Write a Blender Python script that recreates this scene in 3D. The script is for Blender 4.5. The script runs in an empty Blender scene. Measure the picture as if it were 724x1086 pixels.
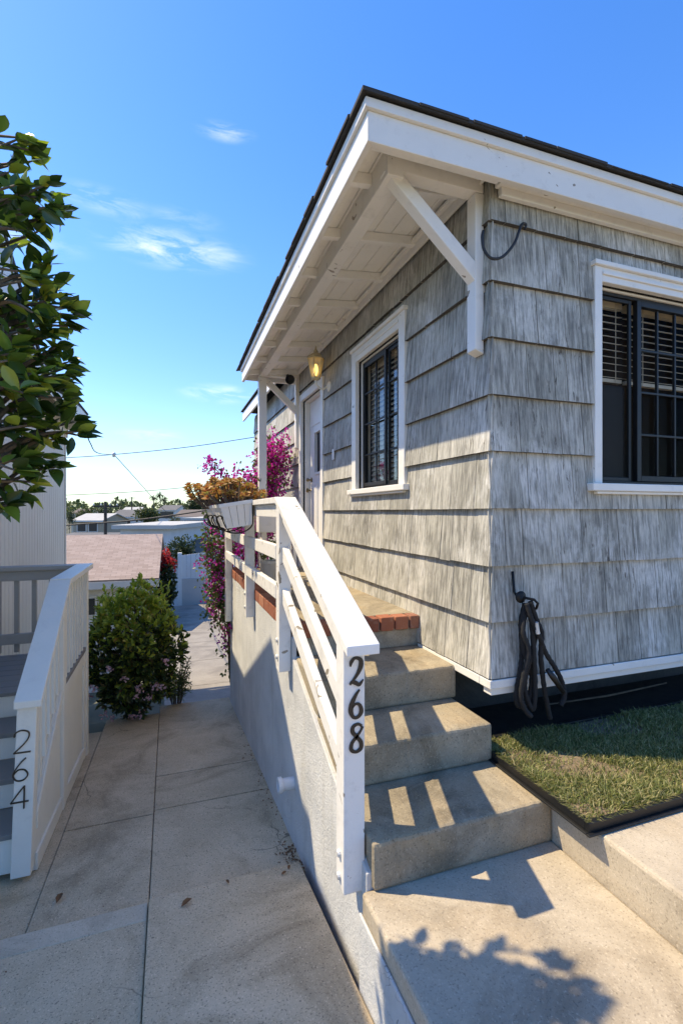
import bpy, bmesh, math, random
from mathutils import Vector, Matrix, Euler
from math import radians as R, sin, cos, pi
random.seed(7)
scene = bpy.context.scene
COL = scene.collection

# ------------------------------------------------------------------ camera
TH = math.atan(184 / 512.0)
cam = bpy.data.objects.new('camera', bpy.data.cameras.new('camera'))
COL.objects.link(cam)
cam.data.sensor_fit = 'VERTICAL'
cam.data.sensor_height = 36.0
cam.data.lens = 512.0 / 1086 * 36.0
cam.data.clip_start = 0.05
cam.data.clip_end = 9000
cam.rotation_euler = (R(90), 0, -TH)
scene.camera = cam

def at(px, py, D):
    t = (px - 362) / 512.0; v = (543 - py) / 512.0
    s, c = sin(TH), cos(TH)
    return Vector(((s + c * t) * D, (c - s * t) * D, v * D))

# ------------------------------------------------------------------ world, sun, exposure
S = Vector((-0.55, 0.30, 0.92)).normalized()
world = bpy.data.worlds.new('World'); scene.world = world
world.use_nodes = True
wt = world.node_tree; wn = wt.nodes; wl = wt.links
wn.clear()
w_out = wn.new('ShaderNodeOutputWorld'); w_bg = wn.new('ShaderNodeBackground')
sky = wn.new('ShaderNodeTexSky'); sky.sky_type = 'NISHITA'; sky.sun_disc = False
sky.sun_elevation = math.asin(S.z); sky.sun_rotation = math.atan2(S.x, S.y)
sky.air_density = 1.0; sky.dust_density = 0.2; sky.ozone_density = 4.0
w_bg.inputs['Strength'].default_value = 0.15
wtc = wn.new('ShaderNodeTexCoord')
mp = wn.new('ShaderNodeMapping'); mp.inputs['Scale'].default_value = (5, 5, 22)
wl.new(wtc.outputs['Generated'], mp.inputs['Vector'])
nz = wn.new('ShaderNodeTexNoise'); nz.inputs['Scale'].default_value = 2.2
nz.inputs['Detail'].default_value = 9; nz.inputs['Roughness'].default_value = 0.62
nz.inputs['Distortion'].default_value = 0.5
wl.new(mp.outputs['Vector'], nz.inputs['Vector'])
prev = None
for px, py, sz, amp in ((182, 264, .16, 1.0), (112, 214, .10, .55), (190, 232, .09, .3), (238, 140, .06, .7), (235, 418, .10, .8), (160, 462, .08, .5), (20, 250, .12, .4)):
    d = at(px, py, 1.0).normalized()
    sub = wn.new('ShaderNodeVectorMath'); sub.operation = 'SUBTRACT'; sub.inputs[1].default_value = d
    wl.new(wtc.outputs['Generated'], sub.inputs[0])
    mul = wn.new('ShaderNodeVectorMath'); mul.operation = 'MULTIPLY'; mul.inputs[1].default_value = (1, 1, 4.2)
    wl.new(sub.outputs[0], mul.inputs[0])
    ln = wn.new('ShaderNodeVectorMath'); ln.operation = 'LENGTH'; wl.new(mul.outputs[0], ln.inputs[0])
    mr = wn.new('ShaderNodeMapRange'); mr.interpolation_type = 'SMOOTHSTEP'
    mr.inputs['From Min'].default_value = sz; mr.inputs['From Max'].default_value = 0
    mr.inputs['To Min'].default_value = 0; mr.inputs['To Max'].default_value = amp
    wl.new(ln.outputs['Value'], mr.inputs['Value'])
    if prev is None: prev = mr.outputs[0]
    else:
        mx = wn.new('ShaderNodeMath'); mx.operation = 'MAXIMUM'
        wl.new(prev, mx.inputs[0]); wl.new(mr.outputs[0], mx.inputs[1]); prev = mx.outputs[0]
cr = wn.new('ShaderNodeMapRange'); cr.inputs['From Min'].default_value = 0.42; cr.inputs['From Max'].default_value = 0.95
wl.new(nz.outputs['Fac'], cr.inputs['Value'])
mm = wn.new('ShaderNodeMath'); mm.operation = 'MULTIPLY'
wl.new(prev, mm.inputs[0]); wl.new(cr.outputs[0], mm.inputs[1])
mixc = wn.new('ShaderNodeMix'); mixc.data_type = 'RGBA'
wl.new(mm.outputs[0], mixc.inputs['Factor'])
hs = wn.new('ShaderNodeHueSaturation'); hs.inputs['Hue'].default_value = .516; hs.inputs['Saturation'].default_value = 1.34; hs.inputs['Value'].default_value = 0.97
wl.new(sky.outputs['Color'], hs.inputs['Color'])
sx = wn.new('ShaderNodeSeparateXYZ'); wl.new(wtc.outputs['Generated'], sx.inputs[0])
hm = wn.new('ShaderNodeValToRGB'); hm.color_ramp.elements[0].position = 0.0; hm.color_ramp.elements[0].color = (.30, .39, .58, 1)
hm.color_ramp.elements[1].position = .45; hm.color_ramp.elements[1].color = (1, 1, 1, 1)
e_ = hm.color_ramp.elements.new(.16); e_.color = (.70, .77, .90, 1)
wl.new(sx.outputs['Z'], hm.inputs['Fac'])
hx = wn.new('ShaderNodeMix'); hx.data_type = 'RGBA'; hx.blend_type = 'MULTIPLY'; hx.inputs['Factor'].default_value = 1
wl.new(hs.outputs['Color'], hx.inputs['A']); wl.new(hm.outputs['Color'], hx.inputs['B'])
wl.new(hx.outputs['Result'], mixc.inputs['A'])
mixc.inputs['B'].default_value = (3.6, 4.1, 5.2, 1)
wl.new(mixc.outputs['Result'], w_bg.inputs['Color'])
wl.new(w_bg.outputs[0], w_out.inputs['Surface'])

sun = bpy.data.objects.new('sun', bpy.data.lights.new('sun', 'SUN'))
COL.objects.link(sun)
sun.data.energy = 2.0; sun.data.angle = R(0.53); sun.data.color = (1.0, 0.985, 0.96)
sun.rotation_euler = S.to_track_quat('Z', 'Y').to_euler()
sun.location = (-5, 3, 12)
scene.view_settings.view_transform = 'Standard'
scene.view_settings.look = 'None'
scene.view_settings.exposure = 1.62
scene.view_settings.use_white_balance = True
scene.view_settings.white_balance_temperature = 9900
scene.view_settings.white_balance_tint = 6
scene.view_settings.gamma = 1.0
scene.view_settings.use_curve_mapping = False

# ------------------------------------------------------------------ material helpers
def lin(c):
    return tuple(((v / 255.0) / 12.92 if v / 255.0 <= .04045 else ((v / 255.0 + .055) / 1.055) ** 2.4) for v in c)

def new_mat(name):
    m = bpy.data.materials.new(name); m.use_nodes = True
    nt = m.node_tree
    return m, nt, nt.nodes['Principled BSDF']

def noise(nt, scale, detail=6, rough=.6, vscale=None, dist=0, coord='Object'):
    tc = nt.nodes.new('ShaderNodeTexCoord')
    n = nt.nodes.new('ShaderNodeTexNoise')
    n.inputs['Scale'].default_value = scale; n.inputs['Detail'].default_value = detail
    n.inputs['Roughness'].default_value = rough; n.inputs['Distortion'].default_value = dist
    if vscale:
        mp_ = nt.nodes.new('ShaderNodeMapping'); mp_.inputs['Scale'].default_value = vscale
        nt.links.new(tc.outputs[coord], mp_.inputs['Vector']); nt.links.new(mp_.outputs['Vector'], n.inputs['Vector'])
    else:
        nt.links.new(tc.outputs[coord], n.inputs['Vector'])
    return n.outputs['Fac']

def ramp(nt, fac, stops):
    r = nt.nodes.new('ShaderNodeValToRGB')
    el = r.color_ramp.elements
    while len(el) < len(stops): el.new(0.5)
    for e, (p, c) in zip(el, stops):
        e.position = p; e.color = (*c, 1) if len(c) == 3 else c
    nt.links.new(fac, r.inputs['Fac'])
    return r.outputs['Color']

def rng(nt, fac, a, b, c=0, d=1):
    r = nt.nodes.new('ShaderNodeMapRange')
    r.inputs['From Min'].default_value = a; r.inputs['From Max'].default_value = b
    r.inputs['To Min'].default_value = c; r.inputs['To Max'].default_value = d
    nt.links.new(fac, r.inputs['Value']); return r.outputs[0]

def mix(nt, fac, a, b, mode='MIX'):
    m = nt.nodes.new('ShaderNodeMix'); m.data_type = 'RGBA'; m.blend_type = mode
    if isinstance(fac, (int, float)): m.inputs['Factor'].default_value = fac
    else: nt.links.new(fac, m.inputs['Factor'])
    for k, v in (('A', a), ('B', b)):
        if isinstance(v, tuple): m.inputs[k].default_value = (*v, 1) if len(v) == 3 else v
        else: nt.links.new(v, m.inputs[k])
    return m.outputs['Result']

def bump(nt, bsdf, fac, strength=.3, dist=.01):
    b = nt.nodes.new('ShaderNodeBump'); b.inputs['Strength'].default_value = strength
    b.inputs['Distance'].default_value = dist
    nt.links.new(fac, b.inputs['Height'])
    old = bsdf.inputs['Normal'].links
    if old: nt.links.new(old[0].from_socket, b.inputs['Normal'])
    nt.links.new(b.outputs['Normal'], bsdf.inputs['Normal'])

def simple(name, col, rough=.6, metal=0, var=.12, scale=8, bstr=.1):
    m, nt, b = new_mat(name)
    f = noise(nt, scale)
    c0 = tuple(v * (1 - var) for v in col); c1 = tuple(min(1, v * (1 + var)) for v in col)
    nt.links.new(ramp(nt, f, [(.3, c0), (.7, c1)]), b.inputs['Base Color'])
    b.inputs['Roughness'].default_value = rough; b.inputs['Metallic'].default_value = metal
    if bstr: bump(nt, b, noise(nt, scale * 12), bstr, .004)
    return m

def painted(name, col, dirt=(.32, .29, .25), amount=.5, rough=.45, chips=True, cov=.0, ct=.69):
    """old brush-painted timber: faint mottling, grime, chips down to wood"""
    m, nt, b = new_mat(name)
    base = ramp(nt, noise(nt, 3.5, 5), [(.3, tuple(v * .93 for v in col)), (.7, col)])
    g = rng(nt, noise(nt, 11, 8, .7), .56 - cov, .82, 0, amount)
    c = mix(nt, g, base, dirt)
    if chips:
        ch = nt.nodes.new('ShaderNodeMath'); ch.operation = 'MULTIPLY'
        nt.links.new(rng(nt, noise(nt, 9, 3, .5, dist=1.2), ct, ct + .01), ch.inputs[0])
        nt.links.new(rng(nt, noise(nt, 2.3, 2), .48, .52), ch.inputs[1])
        c = mix(nt, ch.outputs[0], c, (.30, .25, .19))
    nt.links.new(c, b.inputs['Base Color'])
    b.inputs['Roughness'].default_value = rough
    bump(nt, b, noise(nt, 60, 4), .15, .003)
    bump(nt, b, noise(nt, 1.0, 4, .6, (26, 26, 26), 1.4), .12, .008)
    return m

def concrete(name, a, b_, stain, scale=1.0, rough=.85, warm=None, speck=.5, crack=0.0):
    m, nt, b = new_mat(name)
    c = ramp(nt, noise(nt, 2.2 * scale, 9, .68, dist=.4), [(.28, a), (.5, tuple((x + y) / 2 for x, y in zip(a, b_))), (.72, b_)])
    st = rng(nt, noise(nt, 1.1 * scale, 9, .68, dist=.9), .47, .66, 0, .8)
    c = mix(nt, st, c, stain)
    if warm:
        c = mix(nt, rng(nt, noise(nt, 1.7 * scale, 5, .6, (1, 1, 1.7), .6), .5, .7, 0, .5), c, warm)
    sp = rng(nt, noise(nt, 120, 3, .6), .56, .70, 0, speck)
    c = mix(nt, sp, c, tuple(v * .35 for v in stain))
    sp2 = rng(nt, noise(nt, 95, 3, .6, (1.3, 1, 1)), .58, .72, 0, speck * .7)
    c = mix(nt, sp2, c, tuple(min(1, v * 1.5) for v in b_))
    tcv = nt.nodes.new('ShaderNodeTexCoord'); wv = nt.nodes.new('ShaderNodeVectorMath'); wv.operation = 'MULTIPLY_ADD'
    nz2 = nt.nodes.new('ShaderNodeTexNoise'); nz2.inputs['Scale'].default_value = 3.5; nz2.inputs['Detail'].default_value = 5
    nt.links.new(tcv.outputs['Object'], nz2.inputs['Vector']); nt.links.new(nz2.outputs['Color'], wv.inputs[0]); wv.inputs[1].default_value = (.35, .35, .35); nt.links.new(tcv.outputs['Object'], wv.inputs[2])
    vo = nt.nodes.new('ShaderNodeTexVoronoi'); vo.feature = 'DISTANCE_TO_EDGE'; vo.inputs['Scale'].default_value = .9; nt.links.new(wv.outputs[0], vo.inputs['Vector'])
    ck = nt.nodes.new('ShaderNodeMath'); ck.operation = 'MULTIPLY'
    nt.links.new(rng(nt, vo.outputs['Distance'], .0015, .0045, crack, 0), ck.inputs[0]); nt.links.new(rng(nt, noise(nt, .9, 3), .50, .58), ck.inputs[1])
    c = mix(nt, ck.outputs[0], c, tuple(v * .35 for v in stain))
    nt.links.new(c, b.inputs['Base Color'])
    b.inputs['Roughness'].default_value = rough
    bump(nt, b, noise(nt, 85, 6, .7), .35, .006)
    bump(nt, b, noise(nt, 7, 5, .6), .25, .02)
    return m

def island(nt):
    g = nt.nodes.new('ShaderNodeNewGeometry'); return g.outputs['Random Per Island']

def leaf_mat(name, stops, rough=.35, trans=.25, spec=.5):
    m, nt, b = new_mat(name)
    c = ramp(nt, island(nt), stops)
    nt.links.new(c, b.inputs['Base Color'])
    b.inputs['Roughness'].default_value = rough
    b.inputs['Specular IOR Level'].default_value = spec
    tr = nt.nodes.new('ShaderNodeBsdfTranslucent')
    br = nt.nodes.new('ShaderNodeHueSaturation'); br.inputs['Value'].default_value = 1.6; br.inputs['Saturation'].default_value = 1.1
    nt.links.new(c, br.inputs['Color']); nt.links.new(br.outputs[0], tr.inputs['Color'])
    ms = nt.nodes.new('ShaderNodeMixShader'); ms.inputs['Fac'].default_value = trans
    out = nt.nodes['Material Output']
    nt.links.new(b.outputs[0], ms.inputs[1]); nt.links.new(tr.outputs[0], ms.inputs[2]); nt.links.new(ms.outputs[0], out.inputs['Surface'])
    return m

# ------------------------------------------------------------------ materials
M = {}
M['trim'] = painted('white_trim_paint', (.81, .78, .72), amount=.35)
M['rail'] = painted('white_rail_paint', (.82, .785, .725), amount=.5, cov=.05, ct=.645)
M['deckwhite'] = painted('white_deck_paint', (.84, .78, .66), amount=.25, chips=False)
M['deckgrey'] = painted('grey_deck_paint', (.22, .205, .18), dirt=(.1, .1, .1), amount=.4, chips=False, rough=.55)
M['greyrail'] = painted('grey_rail_tone', (.40, .37, .32), dirt=(.2, .2, .19), amount=.3, chips=False, rough=.5)
M['doorwhite'] = painted('white_door_paint', (.82, .80, .77), amount=.12, chips=False)
M['soffit'] = painted('white_soffit_paint', (.90, .88, .83), amount=.3, chips=False)
M['path'] = concrete('path_concrete', (.49, .365, .225), (.68, .52, .345), (.30, .215, .125), 1.3, speck=.85, crack=.7)
M['step'] = concrete('step_concrete', (.235, .19, .125), (.42, .35, .25), (.13, .10, .062), 1.8, warm=(.40, .28, .15), speck=.6)
M['landing'] = concrete('landing_concrete', (.36, .295, .215), (.54, .455, .345), (.22, .17, .115), 1.3, warm=(.50, .38, .25), speck=.5)
M['shadeconc'] = concrete('shade_dark_concrete', (.05, .046, .04), (.09, .083, .074), (.03, .027, .024), 1.5)  # foundation concrete, darkened to put crawlspace shade into the colour
M['soil'] = concrete('garden_soil', (.17, .12, .075), (.26, .19, .12), (.10, .07, .045), 3.0)
M['black_metal'] = simple('black_powder_coat', (.007, .007, .007), .5, .0, .3, 10)
M['black_iron'] = simple('black_wrought_iron', (.015, .014, .014), .5, .6, .3, 14)
M['num'] = simple('black_enamel_numeral', (.012, .012, .012), .35, 0, .2, 20, 0)
M['bronze'] = simple('bronze_numeral', (.10, .075, .05), .4, .7, .2, 20, 0)
M['brass'] = simple('antique_brass', (.32, .23, .11), .35, .9, .3, 20)
M['steel'] = simple('galvanised_bolt', (.62, .61, .58), .5, .3, .2, 20)
M['hose'] = simple('black_fabric_hose', (.011, .011, .0115), .8, 0, .3, 60, .6)
M['rubber'] = simple('black_rubber', (.02, .02, .021), .6, 0, .2, 20)
M['blind'] = simple('cream_blind_slat', (.66, .59, .47), .6, 0, .08, 6, 0)
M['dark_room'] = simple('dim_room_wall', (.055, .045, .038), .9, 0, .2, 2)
M['screen'] = simple('black_insect_screen', (.016, .016, .017), .75, 0, .15, 40, .1)
M['mortar'] = concrete('porch_mortar', (.34, .29, .22), (.50, .44, .34), (.2, .17, .12), 4)
M['terracotta'] = simple('white_glazed_pot', (.62, .59, .53), .4, 0, .1, 6)
M['bark'] = concrete('grey_brown_bark', (.10, .075, .055), (.18, .145, .11), (.06, .05, .04), 9)
M['stem'] = simple('woody_stem', (.13, .09, .06), .8, 0, .3, 20)

# brick: each island its own shade
m, nt, b = new_mat('red_brick')
c = ramp(nt, island(nt), [(0, (.22, .062, .035)), (.5, (.33, .10, .05)), (.8, (.40, .15, .085)), (1, (.27, .11, .07))])
c = mix(nt, rng(nt, noise(nt, 22, 8, .7), .52, .75, 0, .55), c, (.46, .36, .27))
nt.links.new(c, b.inputs['Base Color']); b.inputs['Roughness'].default_value = .85
bump(nt, b, noise(nt, 70, 6, .7), .5, .006)
M['brick'] = m

# weathered grey-white painted shingles, vertical grain
m, nt, b = new_mat('weathered_shingle')
isl = island(nt)
base = ramp(nt, isl, [(0, (.43, .41, .345)), (.35, (.51, .485, .415)), (.7, (.59, .56, .485)), (1, (.39, .37, .31))])
def grain(sc, det, ro):
    tc_ = nt.nodes.new('ShaderNodeTexCoord'); m_ = nt.nodes.new('ShaderNodeMapping'); m_.inputs['Scale'].default_value = sc
    nt.links.new(tc_.outputs['Object'], m_.inputs['Vector'])
    mu = nt.nodes.new('ShaderNodeMath'); mu.operation = 'MULTIPLY'; mu.inputs[1].default_value = 300; nt.links.new(isl, mu.inputs[0])
    cx_ = nt.nodes.new('ShaderNodeCombineXYZ'); nt.links.new(mu.outputs[0], cx_.inputs['Z'])
    ad = nt.nodes.new('ShaderNodeVectorMath'); ad.operation = 'ADD'; nt.links.new(m_.outputs[0], ad.inputs[0]); nt.links.new(cx_.outputs[0], ad.inputs[1])
    n_ = nt.nodes.new('ShaderNodeTexNoise'); n_.inputs['Scale'].default_value = 1; n_.inputs['Detail'].default_value = det; n_.inputs['Roughness'].default_value = ro
    nt.links.new(ad.outputs[0], n_.inputs['Vector']); return n_.outputs['Fac']
st = grain((62, 62, .8), 6, .68)
fine = grain((170, 170, 1.0), 3, .6)
patch = noise(nt, 2.0, 6, .6, None, .6)
add = nt.nodes.new('ShaderNodeMath'); add.operation = 'MULTIPLY_ADD'
nt.links.new(patch, add.inputs[0]); add.inputs[1].default_value = .55; nt.links.new(st, add.inputs[2])
k = rng(nt, add.outputs[0], .67, .93, 0, .84)
c = mix(nt, k, base, (.13, .125, .105))
chalk = nt.nodes.new('ShaderNodeMath'); chalk.operation = 'MULTIPLY'
nt.links.new(rng(nt, noise(nt, 2.6, 7, .7, (1, 1, .7), .5), .50, .64, 0, .8), chalk.inputs[0]); nt.links.new(rng(nt, grain((90, 90, 1.2), 4, .6), .36, .55), chalk.inputs[1])
c = mix(nt, chalk.outputs[0], c, (.72, .695, .64))
k2 = rng(nt, fine, .48, .72, 0, .55)
c = mix(nt, k2, c, (.13, .125, .115))
blk = nt.nodes.new('ShaderNodeMath'); blk.operation = 'MULTIPLY'
nt.links.new(rng(nt, noise(nt, 1.0, 6, .7, (42, 42, 7), .3), .56, .64), blk.inputs[0])
nt.links.new(rng(nt, noise(nt, 1.6, 5, .65, None, .5), .49, .62), blk.inputs[1])
c = mix(nt, blk.outputs[0], c, (.085, .07, .055))
nt.links.new(c, b.inputs['Base Color']); b.inputs['Roughness'].default_value = .8
bump(nt, b, st, .5, .006); bump(nt, b, fine, .4, .003)
M['shingle'] = m
M['buttshade'] = simple('shade_dark_end_grain', (.085, .075, .065), .95, 0, .3, 30, .2)  # butt faces: end grain, darkened for the shadow line under each course

# roof shingles
m, nt, b = new_mat('charcoal_roofing')
c = ramp(nt, island(nt), [(0, (.022, .021, .021)), (1, (.05, .048, .046))])
c = mix(nt, rng(nt, noise(nt, 160, 3), .5, .7, 0, .5), c, (.09, .085, .08))
nt.links.new(c, b.inputs['Base Color']); b.inputs['Roughness'].default_value = .95
bump(nt, b, noise(nt, 200, 3), .6, .006)
M['roofing'] = m

# blue-grey stucco
m, nt, b = new_mat('pale_stucco')
c = ramp(nt, noise(nt, 2.5, 7, .65, None, .4), [(.3, (.46, .46, .445)), (.5, (.56, .555, .535)), (.72, (.66, .65, .62))])
c = mix(nt, rng(nt, noise(nt, 1.0, 6, .65, (7, 7, .8), .4), .54, .72, 0, .45), c, (.36, .33, .27))
crk = noise(nt, 3.2, 3, .5, None, 1.6)
d1 = nt.nodes.new('ShaderNodeMath'); d1.operation = 'SUBTRACT'; nt.links.new(crk, d1.inputs[0]); d1.inputs[1].default_value = .5
d2 = nt.nodes.new('ShaderNodeMath'); d2.operation = 'ABSOLUTE'; nt.links.new(d1.outputs[0], d2.inputs[0])
d3 = nt.nodes.new('ShaderNodeMath'); d3.operation = 'MULTIPLY'
nt.links.new(rng(nt, d2.outputs[0], 0, .003, 1, 0), d3.inputs[0]); nt.links.new(rng(nt, noise(nt, .9, 2), .52, .6), d3.inputs[1])
c = mix(nt, d3.outputs[0], c, (.16, .15, .14))
nt.links.new(c, b.inputs['Base Color']); b.inputs['Roughness'].default_value = .9
bump(nt, b, noise(nt, 75, 6, .7), .7, .010); bump(nt, b, noise(nt, 9, 4), .3, .02)
M['stucco'] = m

# window glass
m, nt, b = new_mat('window_glass')
out = nt.nodes['Material Output']; nt.nodes.remove(b)
tr = nt.nodes.new('ShaderNodeBsdfTransparent'); tr.inputs['Color'].default_value = (.82, .80, .76, 1)
gl = nt.nodes.new('ShaderNodeBsdfGlossy'); gl.inputs['Roughness'].default_value = .02
lw = nt.nodes.new('ShaderNodeFresnel'); lw.inputs['IOR'].default_value = 1.22
ms = nt.nodes.new('ShaderNodeMixShader')
fm = nt.nodes.new('ShaderNodeMath'); fm.operation = 'MULTIPLY'; fm.inputs[1].default_value = .2; nt.links.new(lw.outputs[0], fm.inputs[0])
nt.links.new(fm.outputs[0], ms.inputs['Fac']); nt.links.new(tr.outputs[0], ms.inputs[1]); nt.links.new(gl.outputs[0], ms.inputs[2])
nt.links.new(ms.outputs[0], out.inputs['Surface'])
M['glass'] = m
m, nt, b = new_mat('frosted_lantern_glass')
out = nt.nodes['Material Output']
tr = nt.nodes.new('ShaderNodeBsdfTransparent'); tr.inputs['Color'].default_value = (.95, .90, .75, 1)
b.inputs['Base Color'].default_value = (.80, .74, .56, 1); b.inputs['Roughness'].default_value = .25
ms = nt.nodes.new('ShaderNodeMixShader'); ms.inputs['Fac'].default_value = .55
nt.links.new(b.outputs[0], ms.inputs[1]); nt.links.new(tr.outputs[0], ms.inputs[2]); nt.links.new(ms.outputs[0], out.inputs['Surface'])
M['lantern_glass'] = m
m, nt, b = new_mat('warm_bulb')
b.inputs['Emission Color'].default_value = (1.0, .70, .30, 1); b.inputs['Emission Strength'].default_value = 1.3
M['bulb'] = m

# plants
M['tree_leaf'] = leaf_mat('glossy_dark_leaf', [(0, (.024, .048, .012)), (.42, (.042, .082, .018)), (.64, (.075, .135, .025)), (.82, (.17, .26, .04)), (1, (.38, .40, .07))], .28, .32)
M['bush_leaf'] = leaf_mat('bush_leaf', [(0, (.022, .036, .014)), (.4, (.040, .062, .018)), (.75, (.075, .11, .026)), (.93, (.10, .14, .03)), (1, (.12, .06, .035))], .35, .22)
M['new_leaf'] = leaf_mat('bush_new_leaf', [(0, (.17, .23, .04)), (.5, (.30, .37, .06)), (.85, (.45, .48, .09)), (1, (.36, .22, .07))], .35, .32)
M['pink'] = leaf_mat('pale_pink_petal', [(0, (.62, .36, .40)), (1, (.75, .58, .60))], .6, .3, .2)
M['magenta'] = leaf_mat('magenta_bract', [(0, (.42, .015, .22)), (.6, (.58, .05, .36)), (1, (.70, .16, .52))], .6, .35, .2)
M['vine_leaf'] = leaf_mat('vine_leaf', [(0, (.045, .07, .02)), (.6, (.10, .14, .035)), (1, (.20, .21, .06))], .45, .3)
M['succulent'] = leaf_mat('orange_succulent', [(0, (.34, .12, .07)), (.3, (.48, .22, .10)), (.6, (.56, .34, .12)), (.8, (.60, .44, .13)), (1, (.30, .34, .10))], .5, .15)
M['far_leaf'] = leaf_mat('far_foliage', [(0, (.035, .05, .02)), (.6, (.07, .09, .03)), (1, (.14, .15, .06))], .6, .2, .2)
M['dark_leaf'] = leaf_mat('dark_foliage', [(0, (.018, .03, .012)), (.6, (.035, .055, .02)), (1, (.07, .09, .03))], .5, .2, .3)
M['red_flower'] = leaf_mat('red_bract', [(0, (.40, .03, .03)), (1, (.60, .09, .08))], .6, .3, .2)
M['grass'] = leaf_mat('turf_blade', [(0, (.09, .11, .030)), (.42, (.165, .19, .055)), (.68, (.29, .285, .11)), (1, (.44, .37, .20))], .55, .25, .3)
M['dry_leaf'] = leaf_mat('dry_brown_leaf', [(0, (.16, .07, .035)), (1, (.28, .14, .07))], .8, .1, .1)

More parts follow.
